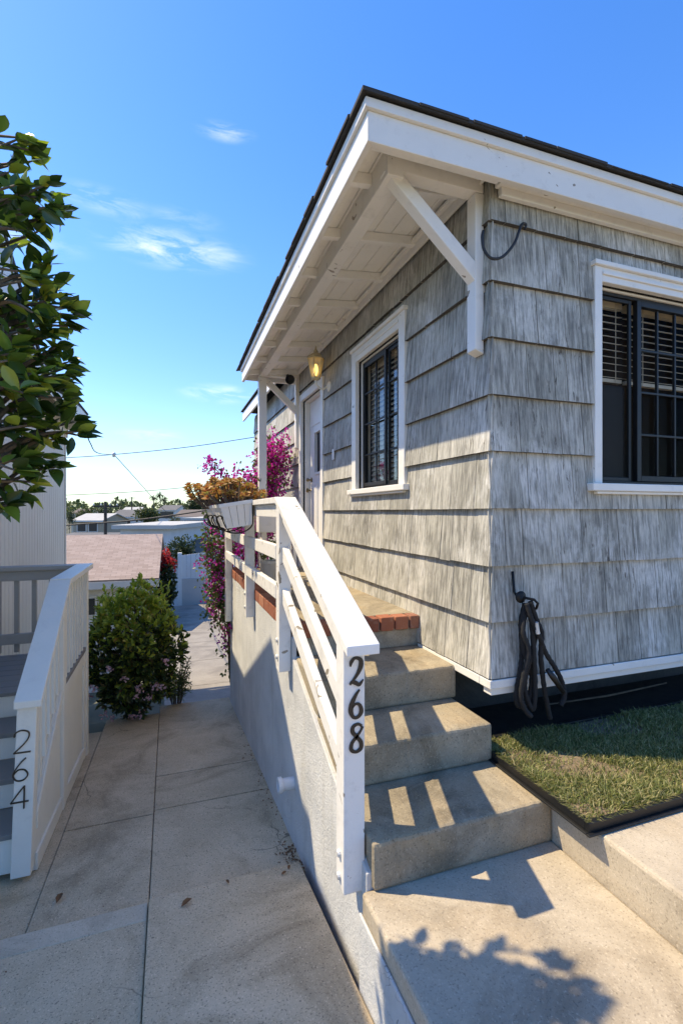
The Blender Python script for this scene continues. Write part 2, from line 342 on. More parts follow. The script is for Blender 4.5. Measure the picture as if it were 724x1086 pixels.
# ------------------------------------------------------------------ geometry helper
class G:
    def __init__(s): s.v = []; s.f = []; s.mi = []
    def add(s, vs, fs, mi=0):
        o = len(s.v); s.v += [tuple(v) for v in vs]
        for f in fs: s.f.append(tuple(i + o for i in f)); s.mi.append(mi)
    def box(s, x0, x1, y0, y1, z0, z1, mi=0, mat=None):
        vs = [Vector((x, y, z)) for z in (z0, z1) for x, y in ((x0, y0), (x1, y0), (x1, y1), (x0, y1))]
        if mat is not None: vs = [mat @ v for v in vs]
        s.add(vs, [(0, 3, 2, 1), (4, 5, 6, 7), (0, 1, 5, 4), (1, 2, 6, 5), (2, 3, 7, 6), (3, 0, 4, 7)], mi); return s
    def hexa(s, vs, mi=0):
        s.add(vs, [(0, 3, 2, 1), (4, 5, 6, 7), (0, 1, 5, 4), (1, 2, 6, 5), (2, 3, 7, 6), (3, 0, 4, 7)], mi); return s
    def prism(s, poly, ext, mi=0):
        n = len(poly); e = Vector(ext)
        vs = [Vector(p) for p in poly] + [Vector(p) + e for p in poly]
        nrm = Vector((0, 0, 0))
        for i in range(n):
            a, b_ = vs[i], vs[(i + 1) % n]; nrm += a.cross(b_)
        fs = [tuple(reversed(range(n))), tuple(range(n, 2 * n))] + [(i, (i + 1) % n, n + (i + 1) % n, n + i) for i in range(n)]
        if nrm.dot(e) < 0: fs = [tuple(reversed(f)) for f in fs]
        s.add(vs, fs, mi); return s
    def bar(s, p, q, w, h, up=(0, 0, 1), mi=0):
        p, q = Vector(p), Vector(q); d = (q - p).normalized()
        side = d.cross(Vector(up)).normalized(); u = side.cross(d)
        vs = []
        for c in (p, q):
            for a, b_ in ((-1, -1), (1, -1), (1, 1), (-1, 1)):
                vs.append(c + side * a * w / 2 + u * b_ * h / 2)
        s.add(vs, [(0, 1, 2, 3), (7, 6, 5, 4), (0, 4, 5, 1), (1, 5, 6, 2), (2, 6, 7, 3), (3, 7, 4, 0)], mi); return s
    def tube(s, pts, r, n=8, mi=0, cap=True):
        pts = [Vector(p) for p in pts]; rs = r if isinstance(r, (list, tuple)) else [r] * len(pts)
        o = []; prev = None
        for i, p in enumerate(pts):
            d = (pts[min(i + 1, len(pts) - 1)] - pts[max(i - 1, 0)])
            d = d.normalized() if d.length > 1e-9 else Vector((0, 0, 1))
            if prev is None:
                a = Vector((0, 0, 1)) if abs(d.z) < .9 else Vector((1, 0, 0))
                x = d.cross(a).normalized()
            else:
                x = (prev - d * prev.dot(d)); x = x.normalized() if x.length > 1e-6 else d.orthogonal().normalized()
            prev = x; y = d.cross(x)
            for k in range(n):
                t = 2 * pi * k / n; o.append(p + (x * cos(t) + y * sin(t)) * rs[i])
        fs = []
        for i in range(len(pts) - 1):
            for k in range(n):
                a = i * n + k; b_ = i * n + (k + 1) % n
                fs.append((a, b_, b_ + n, a + n))
        if cap:
            fs.append(tuple(reversed(range(n)))); L = (len(pts) - 1) * n; fs.append(tuple(range(L, L + n)))
        s.add(o, fs, mi); return s
    def lathe(s, prof, c, n=14, mi=0, mat=None):
        o = []; c = Vector(c)
        for r, z in prof:
            for k in range(n):
                t = 2 * pi * k / n; v = Vector((r * cos(t), r * sin(t), z))
                if mat is not None: v = mat @ v
                o.append(c + v)
        fs = []
        for i in range(len(prof) - 1):
            for k in range(n):
                a = i * n + k; b_ = i * n + (k + 1) % n; fs.append((a, b_, b_ + n, a + n))
        fs.append(tuple(reversed(range(n)))); L = (len(prof) - 1) * n; fs.append(tuple(range(L, L + n)))
        s.add(o, fs, mi); return s
    def leaf(s, p, d, nrm, L, W, mi=0, fold=.25, droop=.15):
        d = d.normalized(); side = d.cross(nrm)
        side = side.normalized() if side.length > 1e-6 else d.orthogonal().normalized()
        n = side.cross(d)
        P = lambda t, w, h: p + d * (L * t) + side * (W * w) + n * (L * (h - droop * t * t))
        vs = [P(0, 0, 0), P(.33, -.43, fold * .35), P(.33, 0, 0), P(.33, .43, fold * .35), P(.68, -.40, fold * .35), P(.68, 0, 0), P(.68, .40, fold * .35), P(1, 0, -.02)]
        s.add(vs, [(0, 2, 1), (0, 3, 2), (1, 2, 5, 4), (2, 3, 6, 5), (4, 5, 7), (5, 6, 7)], mi); return s
    def fine_leaf(s, p, d, nrm, L, W, fold=.3, droop=.2, curl=0):
        d = d.normalized(); side = d.cross(nrm); side = side.normalized() if side.length > 1e-6 else d.orthogonal().normalized(); n = side.cross(d)
        prof = ((.0, .03, 0), (.12, .30, .01), (.32, .50, .02), (.55, .48, .02), (.76, .31, .01), (.90, .13, 0), (1.0, .008, 0))
        vs = []
        for t, w, h in prof:
            c = p + d * (L * t) + n * (L * (-droop * t * t + curl * t ** 3)); k = w * W
            lift = n * (k * fold)
            vs += [c - side * k + lift, c - side * k * .5 + lift * .35, c, c + side * k * .5 + lift * .35, c + side * k + lift]
        fs = []
        for i in range(len(prof) - 1):
            for j in range(4): a = i * 5 + j; fs.append((a, a + 1, a + 6, a + 5))
        s.add(vs, fs); return s
    def quad(s, p, d, nrm, L, W, mi=0):
        d = d.normalized(); side = d.cross(nrm)
        side = side.normalized() if side.length > 1e-6 else d.orthogonal().normalized()
        s.add([p, p + d * L * .5 - side * W * .5, p + d * L, p + d * L * .5 + side * W * .5], [(0, 3, 2, 1)], mi); return s
    def build(s, name, mats, parent=None, bev=0, smooth=False, seg=2):
        me = bpy.data.meshes.new(name); me.from_pydata(s.v, [], s.f)
        mats = mats if isinstance(mats, (list, tuple)) else [mats]
        for m_ in mats: me.materials.append(m_)
        for p, i in zip(me.polygons, s.mi): p.material_index = i
        if smooth:
            for p in me.polygons: p.use_smooth = True
        me.update()
        o = bpy.data.objects.new(name, me); COL.objects.link(o)
        if parent is not None:
            o.parent = parent
            if parent.type == 'EMPTY' and not parent.get('_loc'):
                o.matrix_parent_inverse = Matrix.Translation(-parent.location)
        if bev:
            bm_ = o.modifiers.new('bevel', 'BEVEL'); bm_.width = bev; bm_.segments = seg; bm_.limit_method = 'ANGLE'; bm_.angle_limit = R(40)
        return o

def tag(o, label=None, cat=None, group=None, kind=None):
    if label: o['label'] = label
    if cat: o['category'] = cat
    if group: o['group'] = group
    if kind: o['kind'] = kind
    return o

def thing(name, label, cat, loc=(0, 0, 0), group=None):
    o = bpy.data.objects.new(name, None); COL.objects.link(o)
    o.location = loc; o.empty_display_size = .1
    return tag(o, label, cat, group)

def copy_tree(o, parent=None):
    c = o.copy(); COL.objects.link(c)
    if parent is not None: c.parent = parent
    for ch in [x for x in bpy.data.objects if x.parent == o]: copy_tree(ch, c)
    return c

def rnd(a, b): return random.uniform(a, b)
def rdir(): 
    while True:
        v = Vector((rnd(-1, 1), rnd(-1, 1), rnd(-1, 1)))
        if .05 < v.length < 1: return v.normalized()
def spline(pts, n=10):
    pts = [Vector(p) for p in pts]; out = []
    for i in range(len(pts) - 1):
        p0, p1, p2, p3 = pts[max(i - 1, 0)], pts[i], pts[i + 1], pts[min(i + 2, len(pts) - 1)]
        for k in range(n):
            t = k / n
            out.append(.5 * ((2 * p1) + (p2 - p0) * t + (2 * p0 - 5 * p1 + 4 * p2 - p3) * t * t + (3 * p1 - p0 - 3 * p2 + p3) * t ** 3))
    out.append(pts[-1]); return out

# ------------------------------------------------------------------ terrain and setting
def interp(tab, x):
    if x <= tab[0][0]: return tab[0][1]
    for (a, u), (b_, v) in zip(tab, tab[1:]):
        if x <= b_: return u + (v - u) * (x - a) / (b_ - a)
    return tab[-1][1]
def path_z(Y): return -1.62 - .127 * Y if Y < 2.6 else -2.0 - .0933 * (Y - 2.6)
TER = [(-40, 1.0), (-2, -1.40), (2.6, -2.0), (5.6, -2.33), (6.25, -2.40), (6.6, -2.62), (8, -2.74), (12, -3.09), (20, -3.66), (30, -5.6), (60, -8.5), (120, -12), (400, -15), (1200, -14), (4000, -12)]
def sstep(a, b_, x):
    t = max(0, min(1, (x - a) / (b_ - a))); return t * t * (3 - 2 * t)
def ter(X, Y):
    z = interp(TER, Y) - .06
    z -= 1.55 * sstep(-.3, -1.8, X) * sstep(7.5, 10.5, Y) * (1 - sstep(26, 40, Y))
    return z
xs = [-3000, -1500, -700, -300, -120, -60, -30, -16, -8, -4, -2.5, -1.8, -1.4, -1.0, -.6, -.3, 0, .4, .74, 1.2, 1.7, 3, 6, 12, 25, 60, 150, 400, 900, 2000, 3500]
ys = [-40, -15, -6, -2, 0, 1.5, 2.6, 4, 5.6, 6.25, 6.6, 7.2, 8, 8.7, 9.5, 10.5, 12, 14, 17, 20, 25, 30, 40, 60, 90, 120, 200, 400, 700, 1200, 2500, 4500]
g = G()
g.add([(x, y, ter(x, y)) for y in ys for x in xs], [(j * len(xs) + i, j * len(xs) + i + 1, (j + 1) * len(xs) + i + 1, (j + 1) * len(xs) + i) for j in range(len(ys) - 1) for i in range(len(xs) - 1)])
m, nt, b = new_mat('hillside_ground')
c = ramp(nt, noise(nt, .06, 8, .7), [(.3, (.06, .07, .03)), (.5, (.11, .105, .07)), (.7, (.18, .16, .125))])
nt.links.new(c, b.inputs['Base Color']); b.inputs['Roughness'].default_value = .95
M['ground'] = m
tag(g.build('ground', m, smooth=True), kind='structure')

# path slabs (sloping, with joints)
g = G()
def slab(x0, x1, y0, y1, dz=0.0, mi=0):
    gp = .0025
    x0 += gp; x1 -= gp; y0 += .006; y1 -= .006
    f = lambda Y: path_z(Y) if Y < 6.24 else path_z(6.2)
    zs = [(path_z(min(max(y, -9), 2.594)) if y0 < 2.55 else path_z(max(y, 2.606))) + dz for y in (y0, y1)]
    vs = [(x0, y0, zs[0] - .10), (x1, y0, zs[0] - .10), (x1, y1, zs[1] - .10), (x0, y1, zs[1] - .10),
          (x0, y0, zs[0]), (x1, y0, zs[0]), (x1, y1, zs[1]), (x0, y1, zs[1])]
    g.hexa(vs, mi)
SE = -.09
for y0, y1 in ((-4, -1.2), (-1.2, 1.0), (1.0, 2.6)): slab(SE, .686, y0, y1, .018)
for y0, y1 in ((-4, -1.2), (-1.2, .7), (.7, 2.6)): slab(-.95, SE, y0, y1, -.006)
for y0, y1 in ((2.6, 3.64), (3.64, 4.2), (4.2, 6.22)): slab(SE, .73, y0, y1)
for y0, y1 in ((2.6, 3.60), (3.60, 5.95)): slab(-.64, SE, y0, y1, -.004)
for y0, y1 in ((2.6, 4.3), (4.3, 5.6)): slab(-1.6, -.64, y0, y1, -.015)
for (x0, x1, y0, y1) in ((-.95, .70, -4, 2.598), (-1.6, .72, 2.604, 5.6), (-.64, .72, 5.6, 5.95), (-.09, .72, 5.95, 6.2)):   # grit packed in the joints
    g.hexa([(x0, y0, path_z(y0) - .2), (x1, y0, path_z(y0) - .2), (x1, y1, path_z(y1) - .2), (x0, y1, path_z(y1) - .2), (x0, y0, path_z(y0) - .020), (x1, y0, path_z(y0) - .020), (x1, y1, path_z(y1) - .020), (x0, y1, path_z(y1) - .020)], 1)
g.hexa([(-.94, 2.47, path_z(2.47) - .05), (-.094, 2.47, path_z(2.47) - .05), (-.094, 2.602, path_z(2.597) - .08), (-.94, 2.602, path_z(2.597) - .08), (-.94, 2.47, path_z(2.47) - .002), (-.094, 2.47, path_z(2.47) - .002), (-.094, 2.602, path_z(2.597) - .003), (-.94, 2.602, path_z(2.597) - .003)], 2)
tag(g.build('path', [M['path'], M['soil'], concrete('pale_nosing', (.50, .40, .28), (.66, .54, .39), (.34, .27, .18), 2)], bev=.005), kind='structure')
# lower walk beyond the brow
g = G()
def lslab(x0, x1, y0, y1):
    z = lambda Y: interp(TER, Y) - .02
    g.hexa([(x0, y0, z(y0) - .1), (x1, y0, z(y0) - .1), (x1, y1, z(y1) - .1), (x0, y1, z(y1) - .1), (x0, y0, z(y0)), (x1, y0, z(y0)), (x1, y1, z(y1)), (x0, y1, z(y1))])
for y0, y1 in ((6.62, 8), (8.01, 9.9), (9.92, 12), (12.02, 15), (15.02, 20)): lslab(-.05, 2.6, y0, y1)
tag(g.build('lower_walk', concrete('lower_walk_concrete', (.22, .195, .165), (.33, .295, .25), (.15, .13, .11), 1.0), bev=.006), kind='structure')  # base colour darkened in place of a cast shadow that is not built

# landing and terrace
LZ, TZ = -1.46, -1.275
g = G(); g.box(.70, 1.605, -4, 1.72, -2.05, LZ)
tag(g.build('landing', M['landing'], bev=.012), kind='structure')
g = G(); g.box(1.606, 7, -4, 2.26, -2.05, TZ)
tag(g.build('terrace', M['landing'], bev=.014), kind='structure')
g = G(); g.box(1.58, 7, 2.262, 9.4, -2.05, TZ - .015)
tag(g.build('soil', simple('crawl_shade_soil', (.022, .017, .012), .95, 0, .4, 14, .6)), kind='structure')  # crawlspace soil, coloured near black for the shade under the cottage

# ------------------------------------------------------------------ concrete steps
t = thing('concrete_steps', 'three worn tan concrete steps climbing to the brick edged porch', 'steps', (1.2, 2.0, LZ))
def rough_step(x0, x1, y0, y1, z0, z1):
    g = G(); nx = 44
    # front edge slightly chipped and wavy
    top = []; bot = []
    for i in range(nx + 1):
        x = x0 + (x1 - x0) * i / nx
        w = rnd(-.0008, .0008) + (rnd(.003, .008) if random.random() < .05 else 0)
        top.append((x, y0 + w, z1 + rnd(-.002, .002))); bot.append((x, y0 - .003 + rnd(-.0008, .0008), z0))
    for i in range(nx):
        xb0 = top[i][0]; xb1 = top[i + 1][0]
        g.hexa([bot[i], bot[i + 1], (xb1, y1, z0), (xb0, y1, z0), top[i], top[i + 1], (xb1, y1, z1), (xb0, y1, z1)])
    bm = bmesh.new(); me = bpy.data.meshes.new('tmp'); me.from_pydata(g.v, [], g.f); bm.from_mesh(me)
    bmesh.ops.remove_doubles(bm, verts=bm.verts, dist=1e-5)
    inner = [f for f in bm.faces if abs(f.normal.x) > .9 and min(v.co.x for v in f.verts) > x0 + .01 and max(v.co.x for v in f.verts) < x1 - .01]
    bmesh.ops.delete(bm, geom=inner, context='FACES')
    g2 = G(); bm.verts.index_update()
    g2.add([v.co.copy() for v in bm.verts], [tuple(v.index for v in f.verts) for f in bm.faces]); bm.free()
    return g2
PZ = -.69
rough_step(.742, 1.603, 1.70, 2.12, LZ, -1.275).build('step', M['step'], t, bev=.014)
rough_step(.742, 1.565, 2.07, 2.50, -1.274, -1.085).build('step', M['step'], t, bev=.014)
rough_step(.742, 1.585, 2.43, 2.90, -1.084, -.895).build('step', M['step'], t, bev=.014)

# ------------------------------------------------------------------ porch
por = thing('entry_porch', 'pale stucco entry porch with brick edged floor and a slanting crack', 'porch', (1.1, 4.5, -2.2))
g = G()
sx0, sx1 = .722, .80
poly = [(sx0, 1.722, -2.1), (sx0, 6.05, -2.55), (sx0, 6.05, -.775), (sx0, 2.90, -.775), (sx0, 2.90, -.90), (sx0, 1.722, -1.40)]
# subdivide for a hand-trowelled face
g.prism(poly, (sx1 - sx0, 0, 0))
g.box(sx0 + .002, 1.58, 5.97, 6.048, -2.6, -.777)
g.hexa([(.688, -4, -2.1), (.6995, -4, -2.1), (.6995, 1.72, -2.1), (.688, 1.72, -2.1), (.688, -4, LZ - .075), (.6995, -4, LZ - .075), (.6995, 1.72, LZ - .075), (.688, 1.72, LZ - .075)])
g.build('stucco_wall', M['stucco'], por, bev=.01)
g = G(); g.box(.802, 1.60, 2.975, 5.965, -1.0, PZ - .004); g.build('porch_floor', M['step'], por, bev=.004)
g = G()
# riser under brick edge
g.box(.742, 1.595, 2.90, 2.97, -.90, -.785, 1)
g.box(.76, 1.585, 2.895, 2.972, -.785, PZ - .012, 1)
g.box(.735, .80, 2.99, 6.04, -.773, PZ - .012, 1)
x = .76; 
while x < 1.58:
    w = rnd(.092, .10)
    g.box(x, min(x + w, 1.586), 2.868 + rnd(-.004, .004), 2.965, -.778, PZ + rnd(-.003, .003), 0); x += w + .014
y = 2.99
while y < 6.0:
    w = rnd(.195, .205); x0_ = .716 + rnd(-.003, .003)
    g.box(x0_, .80, y, min(y + w, 6.05), -.774, PZ + .012 + rnd(-.003, .003), 0); y += w + .011
g.build('brick_edging', [M['brick'], M['mortar']], por, bev=.006)
# drain pipe stub
g = G(); q = Vector((.722, 2.86, -1.645))
g.lathe([(.036, 0), (.036, .075), (.046, .076), (.046, .10), (.036, .101), (.034, .10), (.034, .03)], q, 20, 0, Matrix.Rotation(R(-90), 4, 'Y'))
g.build('drain_pipe', painted('pipe_paint', (.66, .67, .66), amount=.5), por, smooth=False, bev=.002)

# ------------------------------------------------------------------ stair railing
rl = thing('porch_railing', 'peeling white painted wooden railing beside the concrete steps', 'railing', (.69, 1.8, LZ))
def vbox(name, x0, x1, y0, y1, z0, z1, mat, par, bev=.004):
    return G().box(x0, x1, y0, y1, z0, z1).build(name, mat, par, bev=bev)
rx0, rx1 = .645, .735
np_ = G()
np_.prism([(rx0, 1.77, -1.50), (rx0, 1.86, -1.48), (rx0, 1.86, -.49), (rx0, 1.77, -.535)], (rx1 - rx0, 0, 0))
post_near = np_.build('post', M['rail'], rl, bev=.005)
vbox('post', rx0, .7205, 2.93, 3.02, -.99, .05, M['rail'], rl)
vbox('post', rx0, .7205, 4.26, 4.35, -.925, .05, M['rail'], rl)
vbox('post', rx0, .7205, 5.84, 5.93, -1.30, .05, M['rail'], rl)
# sloping cap
g = G()
cy0, cz0, cy1, cz1 = 1.715, -.512, 3.03, .098
th_ = .040
g.prism([(.638, cy0, cz0 - th_), (.638, cy1, cz1 - th_), (.638, cy1, cz1), (.638, cy0, cz0)], (.137, 0, 0))
g.build('sloping_cap', M['rail'], rl, bev=.004)
g = G(); g.box(.640, .775, 3.034, 5.96, .055, .095); g.build('level_cap', M['rail'], rl, bev=.004)
g = G()
for zc in (-.255, -.505):
    z = zc
    g2 = G(); g2.box(rx0 - .004, rx0 + .034, 3.022, 4.258, z - .045, z + .045); g2.build('rail', M['rail'], rl, bev=.004)
    g2 = G(); g2.box(rx0 - .002, rx0 + .034, 4.352, 5.838, z - .045, z + .045); g2.build('rail', M['rail'], rl, bev=.004)
g2 = G(); g2.box(.665, .703, 3.022, 5.838, -.035, .052); g2.build('rail', M['rail'], rl, bev=.004)
def srail(za, zb, y0=1.862, y1=2.928, h=.092, xo=0):
    g = G(); g.prism([(rx0 + .02 + xo, y0, za - h), (rx0 + .02 + xo, y1, zb - h), (rx0 + .02 + xo, y1, zb), (rx0 + .02 + xo, y0, za)], (.040, 0, 0))
    return g.build('rail', M['rail'], rl, bev=.004)
srail(-.735, -.215); srail(-1.00, -.475)
srail(-.500, .025, h=.085)
for (y, z) in ((2.975, -.80), (2.975, -.905), (1.815, -1.36), (1.815, -1.45), (4.305, -.72), (4.305, -.84)):
    G().lathe([(.014, 0), (.016, .003), (.012, .012), (.0, .013)], (rx0, y, z), 10, 0, Matrix.Rotation(R(-90), 4, 'Y')).build('bolt', M['steel'], rl)

for (yy, zs) in ((3.05, (-.23, -.28, -.48, -.53)), (4.305, (-.23, -.28, -.48, -.53)), (5.80, (-.23, -.28, -.48, -.53)), (1.89, (-.78, -.80, -1.045, -1.07)), (2.90, (-.28, -.26, -.54, -.52))):
    for i, z in enumerate(zs):
        g = G(); g.lathe([(.005, 0), (.005, .0012), (0, .0013)], ((rx0 - .004 if yy > 3 else rx0 + .02), yy + .02 * (i % 2), z), 8, 0, Matrix.Rotation(R(-90), 4, 'Y'))
        g.build('screw', M['steel'], rl)
# numerals : variable width brush strokes
def numeral(strokes, cx, cz, w, h, yf, dep, mat, par, lean=0, n=9):
    g = G()
    for st in strokes:
        pts = spline([(a, b_, ww) for a, b_, ww in st], n)
        L, Rr = [], []
        for i, p in enumerate(pts):
            d = pts[min(i + 1, len(pts) - 1)] - pts[max(i - 1, 0)]
            d2 = Vector((d.x * w, d.y * h)); d2 = d2.normalized() if d2.length > 1e-9 else Vector((1, 0))
            nn = Vector((-d2.y, d2.x)); c = Vector((cx + (p.x - .5) * w + (p.y - .5) * h * lean, cz + (p.y - .5) * h)); r = p.z * h * .5
            L.append(c + nn * r); Rr.append(c - nn * r)
        k = len(pts)
        vs = [(v.x, yf, v.y) for v in L] + [(v.x, yf, v.y) for v in Rr] + [(v.x, yf - dep, v.y) for v in L] + [(v.x, yf - dep, v.y) for v in Rr]
        fs = []
        for i in range(k - 1):
            fs += [(2 * k + i, 2 * k + i + 1, 3 * k + i + 1, 3 * k + i), (i, i + 1, 2 * k + i + 1, 2 * k + i), (k + i, 3 * k + i, 3 * k + i + 1, k + i + 1)]
        fs += [(0, 2 * k, 3 * k, k), (k - 1, 2 * k - 1, 4 * k - 1, 3 * k - 1)]
        dep += .0003
        g.add(vs, fs)
    return g.build('house_number', mat, par)
B2 = [[(.10, .70, .05), (.16, .86, .12), (.42, .985, .10), (.78, .90, .15), (.80, .68, .17), (.58, .42, .12), (.22, .16, .07), (.06, .06, .05)],
      [(.05, .07, .05), (.22, .15, .12), (.45, .11, .15), (.70, .04, .12), (.98, .20, .03)]]
B6 = [[(.72, .99, .05), (.50, .84, .10), (.22, .56, .16), (.12, .28, .17), (.30, .05, .12), (.62, .04, .11), (.84, .22, .15), (.72, .45, .12), (.45, .50, .07), (.24, .38, .05)]]
B8 = [[(.86, .90, .10), (.62, .985, .09), (.30, .92, .12), (.24, .74, .15), (.50, .56, .14), (.80, .34, .15), (.80, .12, .14), (.48, .02, .10), (.16, .12, .14), (.20, .34, .12), (.50, .54, .10), (.78, .72, .07), (.92, .88, .09)]]
for stx, yy in ((B2, 713.5), (B6, 748), (B8, 784.5)):
    z = (543 - yy) / 512 * 1.885
    numeral(stx, .694 + .003, z, .062, .112, 1.7695, .005, M['num'], rl)

# ------------------------------------------------------------------ shingled house
hs_ = thing('shingled_cottage', 'cottage clad in weathered grey shingles with a white trimmed porch roof', 'house', (1.606, 2.135, -.93))
WX, WY = 1.606, 2.135
ZB, ZT = -.865, 1.84
LW = (3.16, 4.01, .20, 1.335)      # window in the wall facing the path
DR = (5.07, 5.90, PZ, 1.39)        # door
RW = (2.345, 3.72, .165, 1.325)    # window in the front wall
def pl(u, off, z): return Vector((WX - off, u, z))
def pr(u, off, z): return Vector((u, WY - off, z))
def cut(rect, holes):
    out = [rect]
    for h in holes:
        nxt = []
        for (a, b_, c_, d) in out:
            if h[1] <= a or h[0] >= b_ or h[3] <= c_ or h[2] >= d: nxt.append((a, b_, c_, d)); continue
            if a < h[0]: nxt.append((a, h[0], c_, d))
            if b_ > h[1]: nxt.append((h[1], b_, c_, d))
            m0, m1 = max(a, h[0]), min(b_, h[1])
            if c_ < h[2]: nxt.append((m0, m1, c_, h[2]))
            if d > h[3]: nxt.append((m0, m1, h[3], d))
        out = nxt
    return out
BUTTS = [-.872, -.578, -.284, .018, .321, .617, .916, 1.213, 1.527]
def shingles(pt, u0, u1, holes, ztop, seed):
    random.seed(seed); g = G()
    for i, zb in enumerate(BUTTS):
        zt = BUTTS[i + 1] + .02 if i + 1 < len(BUTTS) else ztop
        u = u0 + rnd(-.05, 0); first = True
        while u < u1:
            w = random.choice((rnd(.08, .13), rnd(.14, .22), rnd(.18, .28)))
            a, b_ = max(u, u0), min(u + w - rnd(.0025, .006), u1)
            u += w
            if b_ - a < .01: continue
            zz = zb + rnd(-.0015, .001) - (rnd(0, .005) if random.random() < .06 else 0)
            ob = rnd(.030, .033); ot = .004
            tw = rnd(-.0008, .0008)
            for (pa, pb, pc, pd) in cut((a, b_, zz, zt), holes):
                f = lambda z: ob + (ot - ob) * (z - zb) / (zt - zb)
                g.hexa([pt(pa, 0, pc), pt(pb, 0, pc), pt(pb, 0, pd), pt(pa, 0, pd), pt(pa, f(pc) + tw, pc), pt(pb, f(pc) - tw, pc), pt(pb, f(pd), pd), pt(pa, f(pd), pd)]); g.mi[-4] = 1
    return g
def wall(pt, u0, u1, z0, z1, holes, o0, o1):
    g = G()
    for (a, b_, c_, d) in cut((u0, u1, z0, z1), holes):
        g.hexa([pt(a, o0, c_), pt(b_, o0, c_), pt(b_, o0, d), pt(a, o0, d), pt(a, o1, c_), pt(b_, o1, c_), pt(b_, o1, d), pt(a, o1, d)])
    return g
def fixn(o):
    bm = bmesh.new(); bm.from_mesh(o.data); bmesh.ops.recalc_face_normals(bm, faces=bm.faces); bm.to_mesh(o.data); bm.free(); return o
cas = .0
hl = [(LW[0] - .06, LW[1] + .06, LW[2] - .04, LW[3] + .06), (DR[0] - .05, DR[1] + .05, DR[2] - .5, DR[3] + .05)]
hr = [(RW[0] - .03, RW[1] + .03, RW[2] - .03, RW[3] + .06)]
YE, XE = 9.45, 6.1
fixn(shingles(pl, WY - .022, YE, hl, ZT + .03, 3).build('shingle_siding', [M['shingle'], M['buttshade']], hs_))
fixn(shingles(pr, WX - .022, XE, hr, ZT + .03, 5).build('shingle_siding', [M['shingle'], M['buttshade']], hs_))
g = wall(pl, WY + .12, YE, ZB, ZT + .02, [LW, DR], -.12, -.002)
gg = wall(pr, WX + .002, XE, ZB, ZT + .02, [RW], -.12, -.002)
g.add(gg.v, gg.f)
g.box(XE, XE + .1, WY, YE, ZB, ZT); g.box(WX + .002, XE, YE, YE + .1, ZB, ZT)
g.box(WX + .01, XE - .02, WY + .125, YE - .02, ZB + .02, ZB + .1)
fixn(g.build('wall', M['dark_room'], hs_))
# skirt board at the bottom of the walls
g = G()
g.box(WX - .030, XE, WY - .034, WY + .06, -.925, -.880); g.box(WX - .030, WX + .06, WY + .062, 2.88, -.925, -.880)
g.box(WX - .012, XE, WY - .016, WY + .05, -.965, -.927)
g.build('skirt_board', M['trim'], hs_, bev=.004)
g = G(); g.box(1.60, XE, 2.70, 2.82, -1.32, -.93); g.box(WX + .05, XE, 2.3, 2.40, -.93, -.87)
g.build('foundation', M['shadeconc'], hs_)
# ---- porch roof geometry
NE = Vector((.84, 1.99, 1.842)); FE = Vector((.875, 6.12, 1.80))
def ez(Y): return NE.z + (FE.z - NE.z) * (Y - NE.y) / (FE.y - NE.y)
def ex(Y): return NE.x + (FE.x - NE.x) * (Y - NE.y) / (FE.y - NE.y)
SL = .30
g = G()   # main fascia boards + drip strip
g.hexa([(NE.x, NE.y, ez(NE.y) - .182), (NE.x + .03, NE.y + .03, ez(NE.y) - .182), (FE.x + .03, FE.y, FE.z - .170), (FE.x, FE.y, FE.z - .170),
        (NE.x, NE.y, NE.z - .046), (NE.x + .03, NE.y + .03, NE.z - .046), (FE.x + .03, FE.y, FE.z - .046), (FE.x, FE.y, FE.z - .046)])
g.build('fascia', M['trim'], hs_, bev=.003)
g = G(); g.hexa([(NE.x, NE.y, NE.z - .182), (XE + .2, NE.y, NE.z - .182), (XE + .2, NE.y + .03, NE.z - .182), (NE.x + .0301, NE.y + .03, NE.z - .182),
                 (NE.x, NE.y, NE.z - .046), (XE + .2, NE.y, NE.z - .046), (XE + .2, NE.y + .03, NE.z - .046), (NE.x + .0301, NE.y + .03, NE.z - .046)])
g.build('fascia', M['trim'], hs_, bev=.003)
g = G()
d_ = .018
g.hexa([(NE.x - d_, NE.y - d_, NE.z - .045), (NE.x + .04, NE.y + .04, NE.z - .045), (FE.x + .04, FE.y + .01, FE.z - .045), (FE.x - d_, FE.y + .01, FE.z - .045),
        (NE.x - d_, NE.y - d_, NE.z), (NE.x + .04, NE.y + .04, NE.z), (FE.x + .04, FE.y + .01, FE.z), (FE.x - d_, FE.y + .01, FE.z)])
g.hexa([(NE.x - d_, NE.y - d_, NE.z - .045), (XE + .2, NE.y - d_, NE.z - .045), (XE + .2, NE.y + .04, NE.z - .045), (NE.x + .0401, NE.y + .04, NE.z - .045),
        (NE.x - d_, NE.y - d_, NE.z), (XE + .2, NE.y - d_, NE.z), (XE + .2, NE.y + .04, NE.z), (NE.x + .0401, NE.y + .04, NE.z)])
g.build('drip_board', M['trim'], hs_, bev=.003)
# far-side fascia of the main roof past the porch
g = G(); g.box(1.40, 1.43, 6.14, 9.7, 1.80, 1.97); g.box(.905, 1.60, 6.115, 6.14, 1.66, 1.80)
g.build('fascia', M['trim'], hs_, bev=.003)
